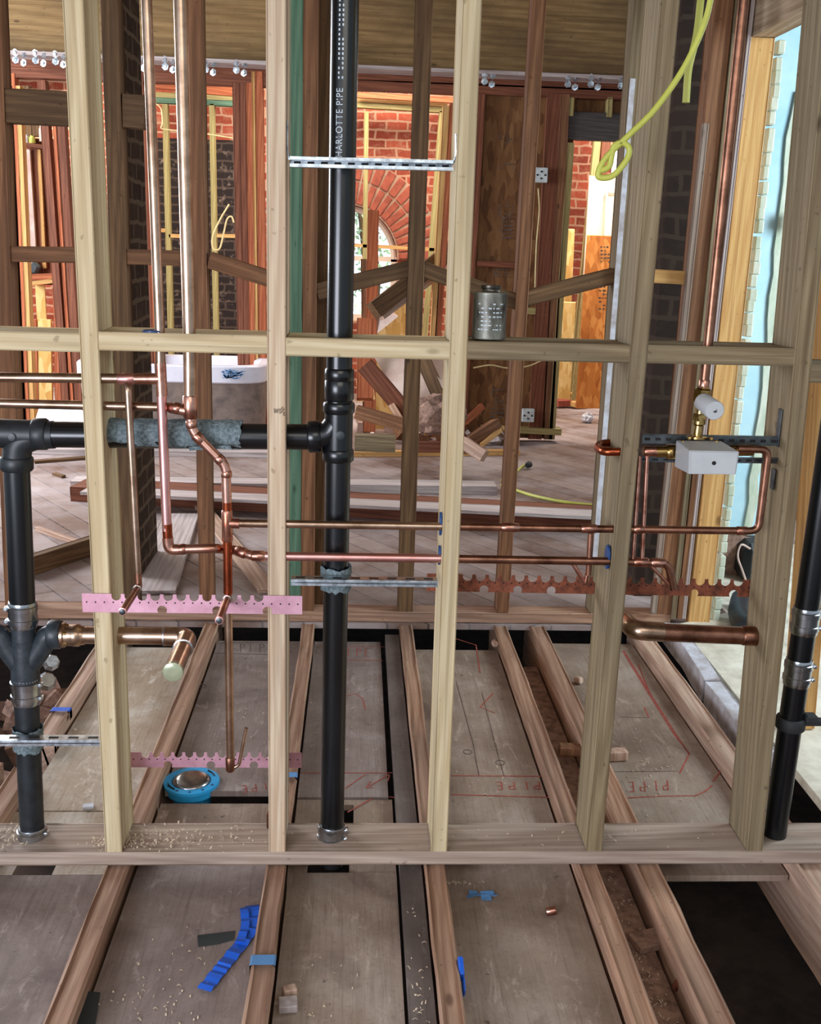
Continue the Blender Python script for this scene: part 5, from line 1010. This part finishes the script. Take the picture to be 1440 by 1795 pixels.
marks(pn['f'], 'dark_marker', [[(1085, 1257), (1140, 1258)], [(1078, 1353), (1190, 1352)]], [], wid=.002)
for (u, v, pp_) in ((820, 1318, 'd'), (877, 1337, 'd'), (355, 1203, 'b2')):
    bm = bmesh.new(); c = G(u, v, PZ+.0004); sweep(bm, [c+Vector((math.cos(t*.7)*.014, math.sin(t*.7)*.016, 0)) for t in range(10)], .0013, 6); put('knot_ring', bm, 'dark_marker', None, None, parent=pn[pp_] if u != 355 else pn['b2'])
# loose bits near the camera
def bit(u, v, s, mat, label, z=PZ, rz=.3, name='offcut', cat='offcut', grp=None, rx=0):
    bm = bmesh.new(); c = G(u, v, z); add_box(bm, c+Vector((0, 0, s[2]/2+.001)), s, Matrix.Rotation(rz, 3, 'Z') @ Matrix.Rotation(rx, 3, 'X'), min(s)*.12); put(name, bm, mat, label, cat, grp)
bit(508, 1745, (.030, .022, .02), 'joist_pale', 'small square wood offcut near the bottom edge'); bit(505, 1768, (.04, .035, .018), 'grey_plank', 'pale wedge offcut at the bottom edge below the square one', rz=.1)
bit(155, 1416, (.03, .022, .008), 'paint_white', 'white plaster chip on the pale plywood beside the left pipe', rz=.2); bit(1075, 1332, (.09, .035, .035), 'joist_pale', 'wood block behind the base of the right-centre stud', rz=.1)
bit(1003, 1322, (.085, .04, .03), 'old_redwood', 'redwood block wedged between the two close joists', z=-.05, rz=-.1); bit(132, 1280, (.010, .008, .006), 'shaving', 'tiny pale chip on the plywood near the cut joist')
bit(1140, 1655, (.09, .06, .02), 'rubble', 'flat mortar slab in the narrow bay between joists', z=-.085, rz=.3, name='mortar_slab', cat='rubble')
for (u, v, lab, ang) in ((1010, 1197, 'short round wood plug lying right of the split joist', .9), (867, 1132, 'round wood plug standing near the second wall plate', 1.6)):
    bm = bmesh.new(); c = G(u, v, PZ)+Vector((0, 0, .014)); lathe(bm, c, (math.cos(ang), -math.sin(ang), .15), [(0, .0125), (.003, .014), (.022, .014), (.025, .0125)], 18); put('wood_plug', bm, 'joist_pale', lab, 'wood plug', smooth=True)
for (u, v, lab, ang, z) in ((958, 1604, 'small copper coupling on the wide lower plywood panel', .2, PZ), (1185, 1738, 'small copper coupling standing in the narrow bay', 1.3, -.085)):
    bm = bmesh.new(); c = G(u, v, z)+Vector((0, 0, .010)); ax2 = Vector((math.cos(ang), -math.sin(ang)*.4, .2 if ang < 1 else .9)); lathe(bm, c, ax2, [(0, .0095), (.002, .0105), (.022, .0105), (.024, .0095)], 18); lathe(bm, c-ax2.normalized()*.0006, ax2, [(0, .0075), (.0004, .0075)], 14, 1); o = put('copper_fitting', bm, ['copper_fitting', 'dark_hole'], lab, 'pipe fitting', smooth=True)
bm = bmesh.new(); cf = G(475, 1452, .038); cf.y = .12; lathe(bm, cf, (0, 0, 1), [(0, .012), (.04, .012), (.041, .009)], 16); put('pipe_stub', bm, 'copper_dark', 'short dark pipe stub standing behind the pencil-marked stud foot', 'pipe stub', smooth=True)
bm = bmesh.new(); rnd = random.Random(6); c = G(843, 1572, PZ)
for i in range(12):
    for v_ in add_box(bm, c+Vector((rnd.uniform(-.04, .04), rnd.uniform(-.02, .02), .004)), (.022, .014, .001), Matrix.Rotation(rnd.uniform(-.5, .5), 3, (rnd.random(), rnd.random(), .3))): pass
put('plastic_wrapper', bm, 'blue_tape_pale', 'crumpled clear wrapper with blue print on the lower plywood', 'wrapper')
bm = bmesh.new(); rnd = random.Random(19)                                # blocks of mortar and junk in the dark cavity
for i in range(26): chunk(bm, (rnd.uniform(1.0, 1.30), rnd.uniform(-1.2, -.1), -.60), (rnd.uniform(.02, .07),)*3, rnd)
o = put('cavity_rubble', bm, 'rubble', 'loose rubble lying in the dark floor hole', 'rubble'); o['kind'] = 'stuff'
floorb = lumber('cavity_board', (1.02, -.75, -.52), (1.28, -.10, -.44), .10, .03, 'dark_old_wood', 'dusty board lying inside the dark floor hole', 'board', up=(0, 0, 1))
# shavings and sawdust: nobody could count them
bm = bmesh.new(); rnd = random.Random(101)
def shave(c, s):
    a = rnd.uniform(0, 6.28); k = rnd.uniform(.6, 1.5)*s; d = Vector((math.cos(a), math.sin(a), 0)); pts = [c+d*(t*k)+Vector((0, 0, math.sin(t*3.1)*k*.35+.0006)) for t in (0, .33, .66, 1)]; ribbon(bm, pts, rnd.uniform(.0012, .004), (0, 0, 1), 0, .0004)
for cx_, cy2, sx, sy, z, n_ in ((-.43, .05, .05, .03, .038, 130), (-.33, .06, .06, .05, .038, 70), (-.25, .07, .2, .05, .038, 80), (-.72, .06, .05, .05, .038, 90), (.75, .07, .3, .04, .038, 26), (-.24, -.5, .1, .25, PZ, 110), (.42, -.2, .05, .04, PZ, 70), (.12, -.5, .08, .25, PZ, 40), (.318, -.6, .02, .35, -.03, 90), (.85, -.3, .03, .3, -.085, 80), (.55, .8, .12, .5, PZ, 50), (1.07, .6, .12, .3, PZ, 60), (-.24, .9, .08, .3, PZ, 20), (.1, 1.0, .06, .3, PZ, 30)):
    for i in range(n_): shave(Vector((cx_+rnd.gauss(0, sx*.6), cy2+rnd.gauss(0, sy*.6) if sy > .06 else min(max(cy2+rnd.gauss(0, sy*.6), .004), .135), z)), rnd.uniform(.004, .010))
o = put('wood_shavings', bm, 'shaving', 'scattered curled wood shavings over panels and bottom plate', 'shavings'); o['kind'] = 'stuff'
# rubble and valves in the left cavity
bm = bmesh.new(); rnd = random.Random(31)
for i in range(30): chunk(bm, (rnd.uniform(-1.3, -.95), rnd.uniform(.2, 1.6), rnd.uniform(-.3, -.2)), (rnd.uniform(.04, .14),)*3, rnd)
o = put('cavity_rubble', bm, 'rubble', 'broken masonry in the open cavity at the left edge', 'rubble'); o['kind'] = 'stuff'
lumber('cavity_board', (-1.5, .75, -.08), (-.95, .55, -.10), .2, .09, 'joist_wood', 'brown timber block at the left edge behind the double wye', 'board', up=(0, 0, 1))
for k, (u, v, lab) in enumerate(((88, 1163, 'dull metal pipe nut in the dark gap right of the double wye'), (80, 1196, 'shiny metal pipe fitting in the dark gap beside the lower coupling'))):
    bm = bmesh.new(); c = P(u, v, .9 if k == 0 else .5); lathe(bm, c, (.4, -.8, .5), [(0, .025), (.02, .028), (.03, .020), (.05, .020)], 8); put('pipe_nut', bm, 'steel_band' if k else 'galvanised', lab, 'pipe fitting')
# tree outside the arched window
tr = thing('garden_tree', (.3, 13.0, -.5), 'leafy green tree outside the arched window', 'tree')
bm = bmesh.new(); sweep(bm, [(.3, 13, -.5), (.35, 13, 1.0), (.2, 13, 2.4)], .12, 10); put('trunk', bm, 'dark_old_wood', None, None, parent=tr)
bm = bmesh.new(); rnd = random.Random(55)
for i in range(1500):
    a, b_, r0 = rnd.uniform(0, 6.28), rnd.uniform(-1, 1), rnd.random()**.4*1.5; c = Vector((.2+math.cos(a)*r0*math.sqrt(1-b_*b_)*1.3, 13+math.sin(a)*r0*.8, 1.7+b_*r0)); R = Matrix.Rotation(rnd.uniform(0, 6.28), 3, (rnd.random(), rnd.random(), rnd.random()+.01))
    bm.faces.new([bm.verts.new(c+R @ Vector(p)) for p in ((0, -.05, 0), (.03, 0, .01), (0, .07, 0), (-.03, 0, .01))])
o = put('foliage', bm, 'leaf', None, None, parent=tr); o['kind'] = 'stuff'
